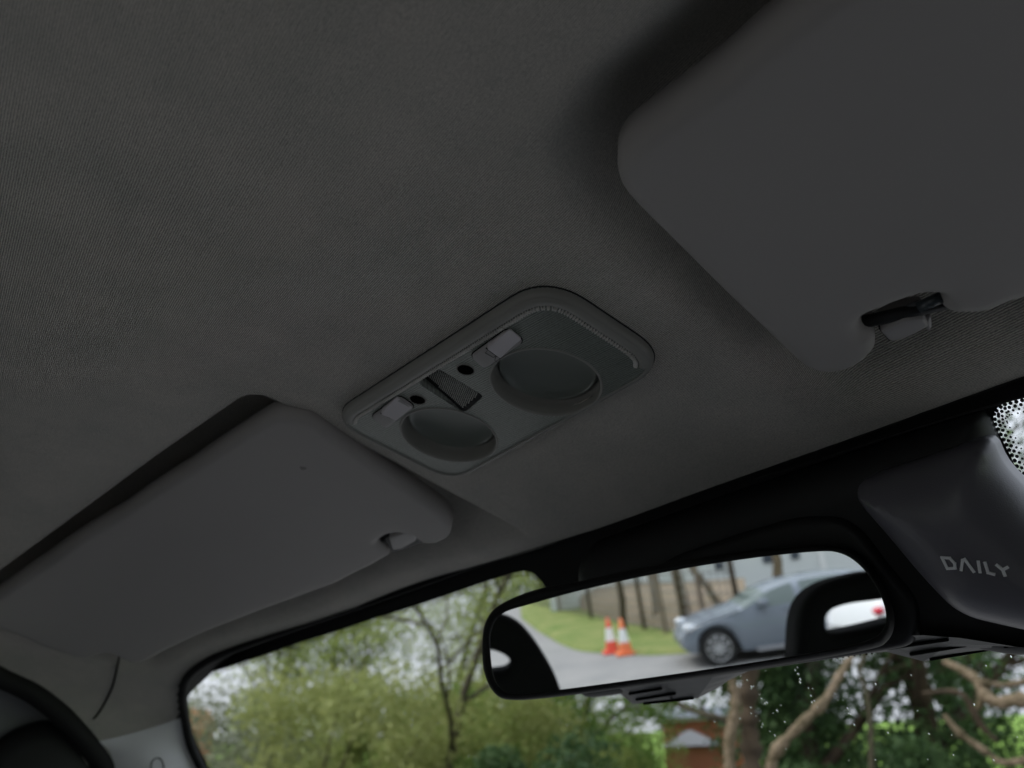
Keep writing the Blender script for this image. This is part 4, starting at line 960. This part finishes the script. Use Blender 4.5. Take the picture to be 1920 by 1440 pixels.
# pale building
bm = mat('pale_cladding', (.66, .68, .66), .6, .3, var=(.3, .3), col2=(.58, .60, .59)); bw = mat('building_window', (.05, .06, .08), .2, .5)
bc = m_far(1400, 1060, 30); bax = sidev; bn = np.array([-bax[1], bax[0], 0]); MB3 = np.c_[bax, bn, [0, 0, 1]]
bu = empty('pale_building', (bc[0], bc[1], GZ)); tag(bu, 'pale clad building behind the fence in the mirror', 'building')
under(MB().box((bc[0], bc[1], GZ + 3.0), (15, 1, 6.0), MB3).build('wall', bm, smooth=False), bu)
sgn = -1 if (bn @ (bc - MC)) > 0 else 1
for (px, wd_, hh, z0) in [(1300, .5, 1.4, 1.5), (1345, .35, 2.2, .8), (1372, 1.3, 1.1, 2.0), (1440, .45, 2.4, .8), (1490, .3, 2.4, .8), (1515, .6, .6, 2.1), (1230, .8, 1.0, 1.6)]:
    q = m_far(px, 1050, 30); k = (q - bc) @ bax; c = bc + bax * k + bn * sgn * .52
    under(MB().box((c[0], c[1], GZ + z0 + hh / 2), (wd_, .06, hh), MB3).build('window', bw, smooth=False), bu)
for k in np.arange(-7, 7.1, 1.6):
    c = bc + bax * k + bn * sgn * .54; under(MB().box((c[0], c[1], GZ + 3.0), (.18, .1, 5.9), MB3).build('cladding_rib', frame_w, smooth=False), bu)
# cars
def car(name, pos, fwd, paint, label, group, h=1.5, L=4.25, light=True):
    o = empty(name, tuple(pos)); ang_ = math.atan2(fwd[1], fwd[0]); o.rotation_euler = (0, 0, ang_)
    # body: x from rear (-L/2) to front (L/2)
    X = np.array([-.5, -.485, -.46, -.42, -.36, -.30, -.22, -.12, 0, .10, .18, .24, .30, .36, .42, .46, .485, .5]) * L
    belt = np.array([.62, .78, .90, .97, 1.0, 1.0, .99, .98, .965, .95, .93, .905, .875, .83, .76, .68, .57, .45]) * h / 1.5
    roof = np.array([.64, .82, 1.02, 1.22, 1.31, 1.35, 1.38, 1.39, 1.36, 1.27, 1.12, .99, .925, .87, .79, .71, .60, .48]) * h / 1.5
    sill = np.array([.38, .30, .26, .24, .22, .2, .2, .2, .2, .2, .2, .2, .2, .2, .22, .25, .30, .36])
    hw_ = np.array([.66, .78, .83, .86, .87, .88, .88, .88, .88, .88, .88, .88, .87, .86, .84, .80, .74, .62])
    A = np.array([spline(np.c_[X, q], False, 4) for q in (sill, belt, roof, hw_)]); xs = A[0][:, 0]; si, be, ro, hh = A[0][:, 1], A[1][:, 1], A[2][:, 1], A[3][:, 1]
    ax_f, ax_r, R_ = L * .355, -L * .30, .37
    ring = []; win_f = []
    for x, s, b_, r_, w in zip(xs, si, be, ro, hh):
        for ax_ in (ax_f, ax_r):
            if abs(x - ax_) < R_: s = max(s, .31 + math.sqrt(R_ ** 2 - (x - ax_) ** 2) * .98)
        tw = w - .26 * min(1, max(0, (r_ - b_) / .45)); half = [(w * .94, s), (w, s + (b_ - s) * .35), (w * .995, s + (b_ - s) * .72), (w * .95, b_), (w * .95 * .5 + tw * .5, b_ * .45 + r_ * .55), (tw, r_ - .035), (tw * .7, r_), (0, r_ + .012)]
        ring.append([(x, y, z) for y, z in half] + [(x, -y, z) for y, z in half[::-1][1:]])
    nn = len(ring[0]); V = [p for r in ring for p in r]; bodyF = []; glF = []
    for i in range(len(ring) - 1):
        xm = (xs[i] + xs[i + 1]) / 2 / L; tall = (ro[i] - be[i]) > .12
        for k in range(nn - 1):
            f = (i * nn + k, (i + 1) * nn + k, (i + 1) * nn + k + 1, i * nn + k + 1)
            kk = min(k, nn - 2 - k); isg = tall and ((kk in (3, 4) and -.36 < xm < .165 and not abs(xm + .02) < .012 and not abs(xm + .24) < .01) or (xm > .13 and xm < .235 and kk >= 4))
            (glF if isg else bodyF).append(f)
    bodyF += [tuple(range(nn)), tuple((len(ring) - 1) * nn + k for k in range(nn))[::-1]]
    mesh('body', V, bodyF, paint, o); mesh('side_windows', V, glF, mat('car_glass', (.10, .13, .12), .08, .6), o)
    MB().box((0, 0, .42), (L * .86, 1.40, .42)).build('underbody', mat('underbody_black', (.01, .01, .01), .8, .2), o, smooth=False)
    tm = mat('tyre_rubber', (.015, .015, .015), .8, .3); am = mat('alloy', (.42, .42, .42), .3, .5, metal=.6)
    for ax_ in (ax_f, ax_r):
        for sy in (1, -1):
            wr = MB().lathe((ax_, sy * .76, .31), (0, sy, 0), [(.20, 0), (.31, 0), (.325, .02), (.325, .10), (.31, .12), (.23, .125), (.22, .09), (.0, .085)], 32).build('wheel', tm, o)
            rm_ = MB()
            for k in range(9):
                a_ = k * 2 * math.pi / 9; c = np.array([ax_ + .12 * math.cos(a_), sy * .875, .31 + .12 * math.sin(a_)]); rm_.box(c, (.19, .018, .038), np.c_[[math.cos(a_), 0, math.sin(a_)], [0, 1, 0], [-math.sin(a_), 0, math.cos(a_)]])
            rm_.lathe((ax_, sy * .868, .31), (0, sy, 0), [(.215, 0), (.235, .012), (.215, .018), (.205, .0)], 32); rm_.lathe((ax_, sy * .868, .31), (0, sy, 0), [(.05, 0), (.045, .025), (0.001, .028)], 16)
            rr = rm_.build('rim', am, wr)
    for sy in (1, -1):
        MB().box((.62, sy * .97, .98), (.16, .18, .13)).build('door_mirror', paint, o)
        MB().box((-L * .12, sy * .885, .84), (.18, .02, .03)).build('door_handle', paint, o, smooth=False); MB().box((L * .04, sy * .885, .82), (.18, .02, .03)).build('door_handle', paint, o, smooth=False)
        MB().box((0, sy * .862, .20), (L * .40, .05, .06)).build('sill_trim', mat('sill_silver', (.3, .3, .32), .35, .5), o, smooth=False)
        MB().lathe((0, 0, 0), (0, 0, 1), [(.001, -.06), (.07, -.04), (.095, 0), (.07, .04), (.001, .06)], 12).build('taillight', mat('tail_red', (.62, .01, .035), .25, .6), o).location = (-L * .475, sy * .70, .90)
        bpy.data.objects[-1].name if False else None
        MB().lathe((0, 0, 0), (0, 0, 1), [(.001, -.08), (.10, -.05), (.12, 0), (.10, .05), (.001, .08)], 12).build('headlight', mat('headlight_glass', (.6, .62, .65), .15, .6), o).location = (L * .455, sy * .62, .68)
    tag(o, label, 'car', group); return o
grey = mat('grey_car_paint', (.15, .175, .21), .18, .8, var=(.8, .4), col2=(.16, .185, .22)); white = mat('white_car_paint', (.72, .73, .74), .3, .5); blue = mat('blue_car_paint', (.07, .12, .20), .3, .5); sil = mat('silver_car_paint', (.45, .47, .5), .3, .5)
w1 = mg(1342, 1250); d_f = -sidev                                        # the grey car faces image left
d_f = nrm(d_f + .12 * nrm([*(MC - w1)[:2], 0]))
ctr = w1 - d_f * 4.25 * .355 + nrm([*(w1 - MC)[:2], 0]) * .88; ctr[2] = GZ + .012
car('grey_car', ctr, d_f, grey, 'blue-grey hatchback reflected side-on in the mirror', 'cars reflected in the mirror', h=1.40)
wp = m_far(1655, 1150, 6.2); wf = nrm(sidev * .93 - nrm([*(MC - wp)[:2], 0]) * .36)
SCW = 1.0; tl = m_ground(1648, 1147, GZ + .90 * SCW)                                              # where the white car's tail light stands
left_w = np.array([-wf[1], wf[0], 0])
wc = tl + (wf * (4.25 * .475) - left_w * .70) * SCW; wc[2] = GZ + .012
wcar = car('white_car', wc, wf, white, 'white car with a red tail light seen through the headrest opening', 'cars reflected in the mirror')
wcar.scale = (SCW,) * 3
for i, (px, pnt, lab) in enumerate([(1185, blue, 'small distant blue car parked beyond the fence, right one'), (1150, sil, 'small distant silver car parked beyond the fence, middle one'), (1090, white, 'small distant white car parked beyond the fence, left one')]):
    p = m_ground(px, 1112, GZ + .012); car('parked_car' if i == 0 else 'parked_car.%03d' % i, p, -sidev, pnt, lab, 'cars parked far behind the fence')
bpy.context.view_layer.update()
